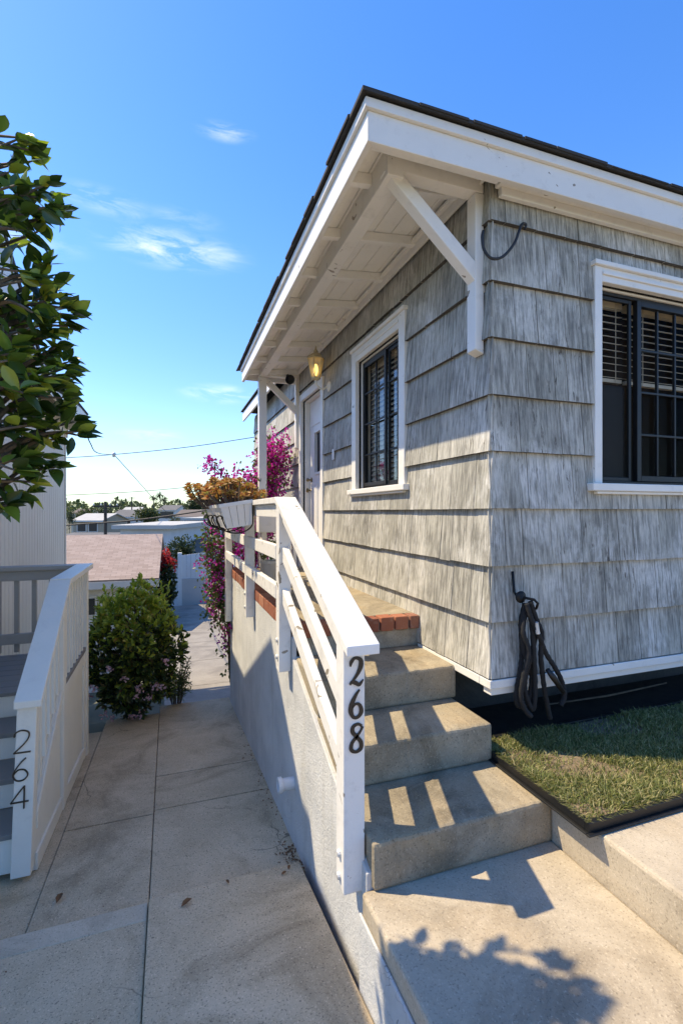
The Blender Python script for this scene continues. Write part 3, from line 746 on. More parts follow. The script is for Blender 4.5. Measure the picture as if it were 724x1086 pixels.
# roof: hip slab
rf = G()
xr, yr = 3.51, 4.66
zr = NE.z + .004 + SL * (xr - .80)
e0 = (.80, 1.95, NE.z + .004); e1 = (6.22, 1.95, NE.z + .004); e2 = (6.22, 9.75, NE.z + .004)
r0 = (xr, 4.66, zr); r1 = (xr, 7.1, zr); e4 = (.835, 6.14, FE.z + .004); e5 = (1.37, 6.14, 1.99); e6 = (1.37, 9.75, 1.99)
up = lambda p: (p[0], p[1], p[2] + .018)
lo = [e0, e1, e2, r1, r0, e4, e5, e6]; n_ = len(lo)
vs = lo + [up(p) for p in lo]
faces = [(0, 1, 4), (1, 2, 3, 4), (2, 7, 3), (7, 6, 3), (6, 5, 4, 3), (5, 0, 4)]
fs = [tuple(reversed(f)) for f in faces] + [tuple(i + n_ for i in f) for f in faces]
for a, b_ in ((0, 1), (1, 2), (2, 7), (7, 6), (6, 5), (5, 0)): fs.append((a, b_, b_ + n_, a + n_))
rf.add(vs, fs)
random.seed(11)
x = .80
while x < 6.2:      # roofing tabs along the edges
    w = rnd(.18, .34); L = rnd(-.016, -.007)
    if random.random() < .7:
        rf.hexa([(x, 1.944, NE.z + .010), (x + w, 1.944, NE.z + .010), (x + w, 2.2, NE.z + .045), (x, 2.2, NE.z + .045), (x, 1.944, NE.z + .032 + L), (x + w, 1.944, NE.z + .032 + L), (x + w, 2.2, NE.z + .11 + L), (x, 2.2, NE.z + .10 + L)])
    x += w + rnd(.005, .05)
y = 2.12
while y < 6.1:
    w = rnd(.18, .34); L = rnd(-.019, -.011); X0 = ex(y) - .048
    z0 = ez(y)
    if random.random() < .8: rf.hexa([(X0, y, z0 + .010), (X0, y + w, z0 + .010), (X0 + .1, y + w, z0 + .03), (X0 + .1, y, z0 + .03), (X0, y, z0 + .038 + L), (X0, y + w, z0 + .038 + L), (X0 + .1, y + w, z0 + .068 + L), (X0 + .1, y, z0 + .068 + L)])
    y += w + rnd(.005, .04)
fixn(rf.build('roof', M['roofing'], hs_))
# soffit sheathing under porch overhang (boards along Y)
def sz(X, Y): return ez(Y) - .055 + .10 * (X - ex(Y))
g = G()
nb = 6
for i in range(nb):
    a0 = i / nb + (.004 if i else 0); a1 = (i + 1) / nb
    vs = []
    for dz in (0, .018):
        for (a, Y) in ((a0, 2.022), (a1, 2.022), (a1, 6.11), (a0, 6.11)):
            X = ex(Y) + .032 + (WX + .02 - ex(Y) - .032) * a
            vs.append((X, Y, sz(X, Y) + dz))
    g.hexa(vs)
# narrow front soffit along the other eave
g.box(WX + .021, XE + .1, 2.022, WY + .1, 1.742, 1.757)
fixn(g.build('soffit', M['soffit'], hs_, bev=.002))
for i in range(8):
    Y = 2.36 + i * .515; g = G()
    xa, xb = ex(Y) + .032, WX + .01
    z0, z1 = sz(xa, Y) - .002, sz(xb, Y) - .002
    g.hexa([(xa, Y, z0 - .06), (xb, Y, z1 - .06), (xb, Y + .042, z1 - .06), (xa, Y + .042, z0 - .06), (xa, Y, z0), (xb, Y, z1), (xb, Y + .042, z1), (xa, Y + .042, z0)])
    g.build('rafter', M['soffit'], hs_, bev=.003)
# wall crown under soffit, front crown under fascia
g = G()
g.box(WX - .050, WX - .032, WY - .03, 6.05, 1.745, 1.80); g.box(WX - .075, WX - .032, WY - .05, 6.05, 1.80, 1.825)
g.box(WX + .02, XE, WY - .060, WY - .030, 1.645, 1.69); g.box(WX + .0, XE, WY - .085, WY - .030, 1.69, 1.74); 
g.box(ex(2.1) + .033, WX - .03, 2.023, 2.055, 1.672, 1.785)
g.build('crown_trim', M['trim'], hs_, bev=.004)
# outer beam, post, knee braces
bx = lambda Y: 1.06 + (1.115 - 1.06) * (Y - 2.17) / 3.85
def beamz(Y): return 1.662 + .02 * (Y - 2.17) / 3.85
g = G()
vs = []
for dz in (0, .15):
    for (o_, Y) in ((-.045, 2.155), (.045, 2.155), (.045, 6.07), (-.045, 6.07)): vs.append((bx(Y) + o_, Y, beamz(Y) + dz))
g.hexa(vs); g.build('beam', M['trim'], hs_, bev=.004)
g = G(); g.box(1.065, 1.16, 5.975, 6.07, -.685, 1.679); g.build('porch_post', M['trim'], hs_, bev=.004)
def brace(y0, y1, xin, zb, zj):
    g = G()
    g.box(1.535, WX - .018, y0, y1, zb + .02, 1.70)
    g.prism([(1.535, y0, zb + .02), (WX - .018, y0, zb + .02), (WX - .018, y0, zb - .0)], (0, y1 - y0, 0))
    g.build('knee_brace', M['trim'], hs_, bev=.004)
    g = G(); g.box(xin, WX - .02, y0 - .002, y1 + .002, 1.702, 1.79); g.build('bracket_arm', M['trim'], hs_, bev=.004)
    g = G(); w = .105
    g.prism([(xin - .10, y0 + .004, 1.695), (xin + .0, y0 + .004, 1.695), (1.60, y0 + .004, zj + .02), (1.60, y0 + .004, zj - .085)], (0, y1 - y0 - .012, 0))
    g.build('diagonal_strut', M['trim'], hs_, bev=.004)
brace(2.172, 2.25, 1.108, .845, 1.26)
brace(5.99, 6.06, 1.163, .80, 1.28)
# ---- front window
def window(pt, W, cw, ctop, depth, cols, blind, par_label):
    u0, u1, z0, z1 = W
    wi = G()
    def b_(u_0, u_1, z_0, z_1, o0, o1, gg):
        gg.hexa([pt(u_0, o0, z_0), pt(u_1, o0, z_0), pt(u_1, o0, z_1), pt(u_0, o0, z_1), pt(u_0, o1, z_0), pt(u_1, o1, z_0), pt(u_1, o1, z_1), pt(u_0, o1, z_1)])
    # casing
    b_(u0 - cw, u0, z0, z1 + ctop, -.02, .034, wi); b_(u1, u1 + cw, z0, z1 + ctop, -.02, .034, wi)
    b_(u0 + .0005, u1 - .0005, z1, z1 + ctop, -.02, .032, wi)
    b_(u0 - cw - .012, u1 + cw + .012, z1 + ctop + .0005, z1 + ctop + .028, -.02, .05, wi)
    b_(u0 + .0005, u1 - .0005, z1 + ctop * .45, z1 + ctop * .45 + .02, .0325, .042, wi)
    # jamb liners
    b_(u0 - .001, u0 + .012, z0, z1, -.11, -.021, wi); b_(u1 - .012, u1 + .001, z0, z1, -.11, -.021, wi); b_(u0 + .0125, u1 - .0125, z1 - .012, z1 + .001, -.11, -.021, wi)
    root = fixn(wi.build('window', M['trim'], hs_, bev=.004))
    sl = G(); b_(u0 - cw - .045, u1 + cw + .045, z0 - .045, z0 - .001, -.12, .065, sl); b_(u0 - cw, u1 + cw, z0 - .062, z0 - .0455, -.02, .05, sl)
    fixn(sl.build('sill', M['trim'], root, bev=.005))
    fr = G(); D0 = -depth
    for (a, b2, c, d, k0, k1) in cols['bars']: b_(a, b2, c, d, D0 + k0, D0 + k1, fr)
    fixn(fr.build('sash', M['black_metal'], root, bev=.002))
    pn = G(); pn.add([pt(u0 + .013, D0 + .012, z0), pt(u1 - .013, D0 + .012, z0), pt(u1 - .013, D0 + .012, z1 - .012), pt(u0 + .013, D0 + .012, z1 - .012)], [(0, 1, 2, 3)])
    b_(u0 + .013, u1 - .013, z0, z1 - .012, D0 + .008, D0 + .012, G())
    pn.build('pane', M['glass'], root)
    if cols.get('screen'):
        a, b2, c, d = cols['screen']; sg = G(); b_(a, b2, c, d, D0 - .002, D0 + .002, sg); fixn(sg.build('insect_screen', M['screen'], root))
    bl = G()
    for (a, b2, zb, zt, pitch, tilt) in blind:
        z = zt - .05
        b_(a, b2, zt - .045, zt - .005, D0 - .07, D0 - .03, bl)
        while z > zb + .03:
            h = .024
            vs = []
            for (o, dz) in ((-.065, h * tilt), (-.030, -h * tilt)):
                vs += [pt(a, D0 + o, z + dz), pt(b2, D0 + o, z + dz)]
            bl.hexa([vs[0], vs[1], vs[3], vs[2]] + [v + Vector((0, 0, .003)) for v in (vs[0], vs[1], vs[3], vs[2])])
            z -= pitch
        b_(a, b2, zb, zb + .022, D0 - .062, D0 - .034, bl)
        for q in (.2, .8):
            c_ = a + (b2 - a) * q; b_(c_ - .002, c_ + .002, zb, zt, D0 - .028, D0 - .026, bl)
    fixn(bl.build('blinds', M['blind'], root))
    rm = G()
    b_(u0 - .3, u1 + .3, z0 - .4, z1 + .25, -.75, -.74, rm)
    fixn(rm.build('dark_room_panel', M['dark_room'], root))  # dark panel added behind the pane for the gloom of the room
    return root
u0, u1, z0, z1 = RW
bars = []
fw = .032
def frame(a, b2, c, d, k0, k1, w=fw):
    return [(a, a + w, c, d, k0, k1), (b2 - w, b2, c, d, k0, k1), (a + w, b2 - w, c, c + w, k0, k1), (a + w, b2 - w, d - w, d, k0, k1)]
bars += frame(u0 + .0125, u1 - .0125, z0 + .0005, z1 - .0125, 0, .04, .02)
bars += frame(u0 + .034, 2.665, z0 + .022, z1 - .034, .014, .030, .022)
bars += frame(2.690, 3.375, z0 + .022, z1 - .034, .018, .050, .034)
bars += frame(3.40, u1 - .034, z0 + .022, z1 - .034, .014, .030, .022)
for i in range(1, 4):
    z = z0 + .05 + (z1 - z0 - .12) * i / 4; bars.append((2.725, 3.34, z - .007, z + .007, .022, .040))
for i in range(1, 4):
    x = 2.725 + .615 * i / 4; bars.append((x - .007, x + .007, z0 + .06, z1 - .07, .0215, .0385))
window(pr, RW, .055, .085, .075, dict(bars=bars, screen=(u0 + .057, 2.64, z0 + .045, z0 + .60)), [(u0 + .03, 2.66, .80, z1 - .02, .042, .25), (2.70, 3.36, .80, z1 - .02, .042, .25), (3.41, u1 - .03, .80, z1 - .02, .042, .25)], 'front')
u0, u1, z0, z1 = LW
bars = frame(u0 + .0125, u1 - .0125, z0 + .0005, z1 - .0125, 0, .04, .022)
mid = 3.50
bars += frame(u0 + .036, mid, z0 + .024, z1 - .036, .012, .030, .026) + frame(mid + .001, u1 - .036, z0 + .024, z1 - .036, .030, .050, .032)
for i in range(1, 4):
    z = z0 + .03 + (z1 - z0 - .06) * i / 4; bars.append((u0 + .06, mid - .026, z - .007, z + .007, .016, .028)); bars.append((mid + .03, u1 - .065, z - .0072, z + .0072, .034, .046))
for x in (3.335, 3.74): bars.append((x - .006, x + .006, z0 + .05, z1 - .06, .015, .0295))
window(pl, LW, .095, .10, .075, dict(bars=bars), [(u0 + .03, u1 - .03, z0 + .02, z1 - .02, .042, .8)], 'side')
# ---- door
g = G()
def bl_(u_0, u_1, z_0, z_1, o0, o1, gg, mi=0):
    gg.hexa([pl(u_0, o0, z_0), pl(u_1, o0, z_0), pl(u_1, o0, z_1), pl(u_0, o0, z_1), pl(u_0, o1, z_0), pl(u_1, o1, z_0), pl(u_1, o1, z_1), pl(u_0, o1, z_1)], mi)
bl_(DR[0] - .085, DR[0], PZ, DR[3] + .085, -.02, .034, g); bl_(DR[1], DR[1] + .085, PZ, DR[3] + .085, -.02, .034, g); bl_(DR[0] + .0005, DR[1] - .0005, DR[3], DR[3] + .085, -.02, .032, g)
bl_(DR[0] - .001, DR[0] + .014, PZ, DR[3], -.12, -.021, g); bl_(DR[1] - .014, DR[1] + .001, PZ, DR[3], -.12, -.021, g); bl_(DR[0] + .0145, DR[1] - .0145, DR[3] - .014, DR[3] + .001, -.12, -.021, g)
fixn(g.build('door_frame', M['trim'], hs_, bev=.004))
g = G()
D = -.085
A, Bq = DR[0] + .016, DR[1] - .016
for (a, b_, c, d) in cut((A, Bq, PZ + .01, DR[3] - .016), [(5.33, 5.64, .48, .96)]): bl_(a, b_, c, d, D - .04, D, g)
for (a, b_) in ((5.17, 5.46), (5.52, 5.80)):
    for (c, d) in ((-.55, .35),):
        bl_(a, b_, c, d, D - .02, D + .010, g); bl_(a + .04, b_ - .04, c + .05, d - .05, D, D + .016, g)
bl_(5.30, 5.33, .45, .99, D, D + .014, g); bl_(5.64, 5.67, .45, .99, D, D + .014, g); bl_(5.3305, 5.6395, .96, .99, D, D + .013, g); bl_(5.3305, 5.6395, .45, .48, D, D + .013, g)
bl_(5.17, 5.80, 1.06, 1.28, D, D + .010, g)
dr = fixn(g.build('door', M['doorwhite'], hs_, bev=.003))
g = G(); bl_(5.33, 5.64, .48, .96, D - .03, D - .024, g); fixn(g.build('door_pane', M['black_metal'], dr))
for z, r in ((.27, .028), (.40, .022)):
    G().lathe([(.03, 0), (.03, .008), (.012, .010), (.012, .035), (r, .045), (r, .06), (r * .6, .07), (0, .071)], pl(5.80, D, z), 14, 0, Matrix.Rotation(R(-90), 4, 'Y')).build('handle', M['brass'], dr, smooth=True)
g = G(); bl_(4.62, 4.67, .28 + .25, .38 + .26, .018, .032, g)
fixn(g.build('doorbell', M['doorwhite'], hs_, bev=.004))

# ------------------------------------------------------------------ wall lantern, floodlight, cable, hose
LP = Vector((WX - .03, 4.78, 1.33))
ln_ = thing('wall_lantern', 'lit brass and white carriage lantern on the wall above the door', 'lantern', LP)
g = G(); rt = Matrix.Rotation(R(-90), 4, 'Y')
g.lathe([(.055, 0), (.055, .012), (.035, .022), (.02, .03)], LP + Vector((.012, 0, -.02)), 16, 0, rt)
g.tube(spline([LP + Vector((-.01, 0, -.02)), LP + Vector((-.07, 0, -.055)), LP + Vector((-.13, 0, -.02)), LP + Vector((-.14, 0, .03))]), .010, 8)
g.build('arm', M['deckwhite'], ln_, smooth=True)
LC = LP + Vector((-.14, 0, .03))
g = G(); g.lathe([(.02, 0), (.045, .01), (.05, .025), (.042, .03)], LC, 6); g.lathe([(.088, .215), (.094, .225), (.07, .255), (.035, .28), (.02, .285), (.026, .30), (.012, .315), (.006, .345), (0, .36)], LC, 6)
for k in range(6):
    t_ = k * pi / 3
    g.tube([LC + Vector((.046 * cos(t_), .046 * sin(t_), .025)), LC + Vector((.085 * cos(t_), .085 * sin(t_), .218))], .005, 6)
g.build('cage', simple('cream_brass', (.55, .45, .27), .45, .3, .2, 14), ln_)
G().lathe([(.041, .03), (.078, .214)], LC, 6).build('glass', M['lantern_glass'], ln_)
G().lathe([(.010, .05), (.020, .075), (.026, .105), (.022, .14), (.010, .165), (0, .17)], LC, 10).build('bulb', M['bulb'], ln_, smooth=True)

FL = Vector((1.42, 5.90, 1.70))
fl = thing('floodlight', 'small black floodlight head under the porch beam near the door', 'floodlight', FL)
g = G(); mrot = Matrix.Rotation(R(115), 4, 'X') 
g.lathe([(.025, 0), (.045, .02), (.06, .08), (.055, .082), (.04, .05)], FL + Vector((0, .0, -.03)), 14, 0, mrot); g.build('head', M['black_metal'], fl, smooth=True)
g = G(); g.tube([FL + Vector((0, .095, .03)), FL + Vector((0, .04, .02)), FL + Vector((0, .01, -.02))], .014, 8); g.build('bracket', M['black_metal'], fl)

g = G(); c0 = lambda px, py, D_: at(px, py, D_)
yq = WY - .04
def onr(px, py, off=.03):
    s_, c_ = sin(TH), cos(TH); t_ = (px - 362) / 512; D_ = (WY - off) / (c_ - s_ * t_); return at(px, py, D_)
pts = spline([onr(512, 245, .05), onr(511, 252, .06), onr(513, 265, .07), onr(521, 274, .08), onr(533, 272, .08), onr(545, 258, .08), onr(550, 245, .07), onr(553, 238, .05), onr(557, 238, .03), onr(556, 243, .03)], 6)
g.tube(pts, [.0075] * len(pts), 8)
tag(g.build('cable_loop', M['rubber'], smooth=True), 'short black cable curling out of the shingles beside the bracket', 'cable')

HP = onr(546, 632, .06)
hz = thing('garden_hose', 'dark grey fabric garden hose looped on a wall hook above the turf', 'hose', HP)
g = G(); g.tube([onr(543, 606, .025), onr(545, 628, .03), onr(549, 634, .05), onr(556, 634, .09), onr(566, 636, .13), onr(570, 640, .13), onr(568, 646, .12)], .007, 8); g.lathe([(.03, 0), (.032, .008), (.018, .014), (0, .015)], onr(551, 633, .075), 14, 0, Matrix.Rotation(R(90), 4, 'X')); g.build('hook', M['black_iron'], hz, smooth=True)
def hl_(pts, r=.0130):
    P_ = spline([onr(*p) for p in pts], 8); return G().tube(P_, [r * (1 + .10 * sin(i * 2.2)) for i in range(len(P_))], 10)
loops = [
    [(556, 640, .06), (552, 660, .05), (553, 690, .045), (551, 712, .06), (547, 735, .05), (549, 748, .05), (557, 748, .06), (562, 735, .065), (563, 712, .07), (556, 692, .08), (553, 664, .08), (558, 640, .08)],
    [(560, 640, .09), (562, 655, .085), (567, 672, .08), (563, 695, .09), (558, 712, .08), (556, 728, .07), (559, 742, .075), (565, 752, .08), (567, 730, .09), (566, 700, .10), (564, 668, .10), (560, 640, .10)],
    [(562, 638, .11), (568, 656, .11), (574, 672, .11), (573, 695, .10), (576, 725, .08), (580, 748, .07), (583, 762, .06)],
    [(558, 640, .11), (563, 656, .12), (572, 676, .12), (578, 692, .10), (588, 708, .09), (595, 722, .08), (598, 738, .08), (594, 748, .08)],
    [(559, 642, .075), (554, 668, .095), (560, 690, .105), (555, 716, .10), (552, 738, .09), (556, 752, .09), (563, 760, .095)],
]
for L_ in loops: hl_(L_).build('hose_loop', M['hose'], hz, smooth=True)
g = G(); g.tube([onr(580, 710, .11), onr(586, 718, .12), onr(597, 734, .12)], [.012, .017, .012], 10); g.build('nozzle', M['black_metal'], hz, smooth=True)
g = G(); g.tube([onr(568, 660, .13), onr(570, 672, .13)], .011, 8); g.build('coupling', M['steel'], hz)

# ------------------------------------------------------------------ turf tray with grass
tr_ = thing('turf_tray', 'low black edged tray of turf set on the terrace under the front window', 'tray', (2.2, 1.8, TZ))
TX0, TX1, TY0, TY1 = 1.56, 4.2, 1.46, 2.20
g = G()
tz0 = TZ + .004
g.box(TX0, TX1, TY0, TY0 + .022, tz0, tz0 + .044); g.box(TX0, TX0 + .022, TY0 + .0225, TY1, tz0, tz0 + .044); g.box(TX0, TX1, TY1, TY1 + .02, tz0, tz0 + .044)
g.box(TX0 - .018, TX1, TY0 - .018, TY0 - .0005, tz0, tz0 + .008); g.box(TX0 - .018, TX0 - .0005, TY0, TY1, tz0, tz0 + .008)
g.build('rim', M['black_metal'], tr_, bev=.003)
g = G(); g.box(TX0 + .023, TX1, TY0 + .023, TY1 - .001, tz0, tz0 + .03); g.build('soil_bed', M['soil'], tr_)
random.seed(21)
g = G()
for i in range(42000):
    x = TX0 + .026 + (3.35 - TX0) * random.random() ** 1.25; y = rnd(TY0 + .026, TY1 - .01)
    if sin(x * 5.3 + 1.7 * sin(y * 4)) * sin(y * 7.1 + x * 2.2) > .45 and random.random() < .75: continue
    h = rnd(.014, .038) + .012 * sin(x * 9) * sin(y * 11)
    d = Vector((rnd(-.75, .75), rnd(-.75, .75), 1)); p = Vector((x, y, tz0 + .028)); w = rnd(.0016, .0034)
    s_ = Vector((rnd(-1, 1), rnd(-1, 1), 0)).normalized() * w
    q = p + d * h * .6; e = p + d * h + Vector((d.x, d.y, -.3)) * h * .35
    g.add([p - s_, p + s_, q + s_ * .7, e, q - s_ * .7], [(0, 1, 2, 4), (4, 2, 3)])
for i in range(700):
    if random.random() < .5: x, y, dx, dy = rnd(TX0, 3.2), TY0 + rnd(.005, .03), rnd(-.5, .5), -1
    else: x, y, dx, dy = TX0 + rnd(.005, .03), rnd(TY0, TY1), -1, rnd(-.5, .5)
    h = rnd(.02, .045); p = Vector((x, y, tz0 + .030)); s_ = Vector((-dy, dx, 0)).normalized() * .002
    q = p + Vector((dx * .25, dy * .25, .9)) * h * .6; e = p + Vector((dx * .9, dy * .9, .75)) * h
    g.add([p - s_, p + s_, q + s_ * .7, e, q - s_ * .7], [(0, 1, 2, 4), (4, 2, 3)])
tag(g.build('grass', M['grass']), 'thin patchy green and straw turf in the black edged tray', 'grass', kind='stuff')
g = G(); g.tube([(2.3, 2.5, -1.25), (2.75, 2.42, -1.22), (3.4, 2.5, -1.24)], [.005, .007, .005], 7)
tag(g.build('stick', M['stem']), 'thin brown stick lying in the dark gap under the cottage', 'stick')

# ------------------------------------------------------------------ neighbour's deck and stairs (264)
dk = thing('neighbour_deck', 'grey deck with white railing and steps at the left of the path', 'deck', (-.75, 4, -2.1))
DW = M['deckwhite']
ds = [(4.0, -1.27), (3.72, -1.445), (3.45, -1.62), (3.18, -1.80)]
g = G()
y = 4.0 - .02
while y < 5.02:
    g.box(-1.49, -.79, y, min(y + .135, 5.03), -1.295, -1.27); y += .142
g.build('deck_floor', M['deckgrey'], dk, bev=.003)
for i, (yy, zz) in enumerate(ds[1:]):
    g = G(); g.box(-1.49, -.80, yy - .02, ds[i][0] - .003, zz - .03, zz); g.build('tread', M['deckgrey'], dk, bev=.003)
for i, (yy, zz) in enumerate(ds):
    zb = ds[i + 1][1] + .001 if i + 1 < len(ds) else -2.03
    g = G(); g.box(-1.49, -.80, yy, yy + .02, zb, zz - .0305); g.build('riser', DW, dk, bev=.002)
g = G()    # leaning newel carrying the number
sh = Matrix.Shear('XZ' if False else 'XY', 4, (0, 0)) if False else None
def pz(Y): return -2.0 - .0933 * (Y - 2.6) - .012
g.hexa([(-.820, 3.13, -2.035), (-.722, 3.13, -2.035), (-.722, 3.22, -2.04), (-.820, 3.22, -2.04), (-.787, 3.13, -1.075), (-.690, 3.13, -1.075), (-.690, 3.22, -1.02), (-.787, 3.22, -1.02)])
nw = g.build('newel', DW, dk, bev=.004)
vbox('post', -.79, -.70, 3.93, 4.02, pz(3.95), -.53, DW, dk)
vbox('post', -.785, -.695, 4.96, 5.05, pz(5.0) - .02, -.512, DW, dk)
g = G(); g.prism([(-.795, 3.095, -1.085), (-.795, 3.96, -.528), (-.795, 3.96, -.488), (-.795, 3.095, -1.045)], (.135, 0, 0)); g.build('sloping_cap', DW, dk, bev=.004)
g = G(); g.box(-.795, -.66, 3.962, 5.07, -.525, -.482); g.build('level_cap', DW, dk, bev=.004)
g = G(); g.prism([(-.775, 3.222, -1.73), (-.775, 3.928, -1.27), (-.775, 3.928, -1.18), (-.775, 3.222, -1.64)], (.035, 0, 0)); g.build('bottom_rail', DW, dk, bev=.003)
g = G(); g.prism([(-.742, 3.222, pz(3.22)), (-.742, 3.928, pz(3.93)), (-.742, 3.928, -1.275), (-.742, 3.222, -1.735)], (.02, 0, 0)); g.build('skirt_panel', DW, dk, bev=.003)
g = G(); g.prism([(-.722, 3.222, pz(3.22)), (-.722, 3.928, pz(3.93)), (-.722, 3.928, pz(3.93) + .1), (-.722, 3.222, pz(3.22) + .1)], (.015, 0, 0)); g.prism([(-.7219, 3.222, -1.83), (-.7219, 3.928, -1.37), (-.7219, 3.928, -1.275), (-.7219, 3.222, -1.735)], (.0147, 0, 0)); g.build('skirt_frame', DW, dk, bev=.003)
for i in range(5):
    yy = 3.30 + i * .125; f = (yy - 3.095) / .865
    vbox('baluster', -.745, -.71, yy, yy + .035, -1.66 + (yy - 3.222) * .652 + .02, -1.085 + f * .557, DW, dk, .002)
for i in range(7):
    yy = 4.075 + i * .122
    vbox('baluster', -.745, -.71, yy, yy + .035, -1.235, -.526, DW, dk, .002)
vbox('deck_edge', -.785, -.705, 4.022, 4.958, -1.275, -1.237, M['deckgrey'], dk)
g = G(); g.box(-.745, -.725, 4.022, 4.958, pz(4.96), -1.278); g.build('skirt_panel', DW, dk, bev=.002)
g = G(); g.box(-.7245, -.705, 4.022, 4.11, pz(4.02), -1.278); g.box(-.7245, -.705, 4.87, 4.958, pz(4.96), -1.278); g.box(-.7245, -.7052, 4.111, 4.869, -1.37, -1.278); g.hexa([(-.7245, 4.111, pz(4.1)), (-.7052, 4.111, pz(4.1)), (-.7052, 4.869, pz(4.87)), (-.7245, 4.869, pz(4.87)), (-.7245, 4.111, pz(4.1) + .1), (-.7052, 4.111, pz(4.1) + .1), (-.7052, 4.869, pz(4.87) + .1), (-.7245, 4.869, pz(4.87) + .1)]); g.build('skirt_frame', DW, dk, bev=.003)
# rear rail across the deck, toned greyer than the side railing
GR = M['greyrail']
g = G(); g.box(-1.49, -.797, 4.95, 5.09, -.52, -.484); g.build('rear_cap', GR, dk, bev=.004)
g = G(); g.box(-1.49, -.787, 4.985, 5.022, -.61, -.521); g.build('rear_rail', GR, dk, bev=.003)
g = G(); g.box(-1.49, -.787, 4.985, 5.022, -1.17, -1.08); g.build('rear_rail', GR, dk, bev=.003)
for i in range(5):
    xx = -1.42 + i * .135; vbox('baluster', xx, xx + .035, 4.986, 5.020, -1.08 if False else -1.25, -.61 if False else -.522, GR, dk, .002) if False else vbox('baluster', xx, xx + .035, 5.0225, 5.0555, -1.25, -.522, GR, dk, .002)
# thin numerals
T = .055
C2 = [[(.08, .72, T), (.14, .90, T), (.45, .99, T), (.80, .90, T), (.84, .68, T), (.60, .40, T), (.06, .03, T)], [(.06, .03, T), (.5, .03, T), (.95, .03, T)]]
C6 = [[(.76, .98, T), (.50, .80, T), (.20, .48, T), (.12, .24, T), (.32, .04, T), (.66, .04, T), (.88, .24, T), (.72, .46, T), (.40, .50, T), (.16, .34, T)]]
C4 = [[(.74, .98, T), (.40, .66, T), (.04, .30, T)], [(.04, .30, T), (.5, .30, T), (.98, .30, T)], [(.74, .98, T), (.74, .5, T), (.74, .0, T)]]
for stx, yy, xx in ((C2, 783, 26.2), (C6, 812, 24.6), (C4, 841, 23.6)):
    p = at(xx, yy, 2.725)
    numeral(stx, p.x, p.z, .092, .128, 3.1295, .006, M['bronze'], dk, .02)

# ------------------------------------------------------------------ neighbour's house
nh = thing('neighbour_house', 'white board clad house behind the deck with overhanging eave', 'house', (-1.6, 6, -2.3))
m, nt, b = new_mat('cream_board_paint')
nt.links.new(ramp(nt, noise(nt, 1.5, 6), [(.3, (.74, .69, .585)), (.7, (.80, .75, .64))]), b.inputs['Base Color']); b.inputs['Roughness'].default_value = .6
M['boards'] = m
NX, NY0, NY1 = -1.55, 3.55, 8.82
g = G(); g.box(-6, NX - .012, NY0, NY1, -2.6, 1.75)
y = NY0
while y < NY1 - .02:
    g.box(NX - .0115, NX, y, min(y + .118, NY1), -2.6, 1.42); y += .13
g.box(NX - .0105, NX + .012, NY1 - .06, NY1 + .012, -2.6, 1.42)
fixn(g.build('wall', M['boards'], nh, bev=.003))
g = G(); g.box(-6, NX + .03, NY1 + .0, NY1 + .05, 1.20, 1.42); g.box(NX, NX + .035, 3.55, NY1 + .05, 1.25, 1.43); g.build('frieze_board', M['deckwhite'], nh, bev=.004)
g = G()   # eave fascia boards
EX = -1.27
g.box(EX - .03, EX, 5.6, 9.12, 1.36, 1.62); g.box(-6, EX - .0305, 9.09, 9.12, 1.36, 1.62)
g.build('fascia', M['deckwhite'], nh, bev=.004)
g = G()
g.hexa([(-6, 2.6, 2.7), (EX - .02, 2.6 if False else 3.6, 1.60), (EX - .02, 9.1, 1.60), (-6, 9.1, 2.7), (-6, 2.6, 2.76), (EX + .015, 3.6, 1.655), (EX + .015, 9.14, 1.655), (-6, 9.14, 2.76)])
# unseen near roof and gable, added and shaped to cast the stucco-wall shadow
g.hexa([(-5, 2.45, 1.80), (-1.48, 2.45, 1.74), (-1.48, 3.75, 1.74), (-5, 3.75, 1.80), (-5, 2.45, 1.86), (-1.48, 2.45, 1.80), (-1.48, 3.75, 1.80), (-5, 3.75, 1.86)])
for (ya, za, yb, zb) in ((4.65, 2.34, 3.62, 1.50), (4.65, 2.34, 6.0, 1.62)):
    g.hexa([(-3.5, ya, za), (EX, ya, za), (EX, yb, zb), (-3.5, yb, zb), (-3.5, ya, za + .06), (EX, ya, za + .06), (EX, yb, zb + .06), (-3.5, yb, zb + .06)])
fixn(g.build('roof', M['roofing'], nh))
g = G(); g.prism([(EX - .04, 3.7, 1.56), (EX - .04, 5.9, 1.62), (EX - .04, 4.65, 2.33)], (.03, 0, 0)); fixn(g.build('shadow_gable', M['deckwhite'], nh))  # board closing the added shadow-casting gable
g = G(); g.box(-4.5, -1.62, 2.5, 3.5, -2.2, 1.735); g.build('entry_wall', M['boards'], nh)

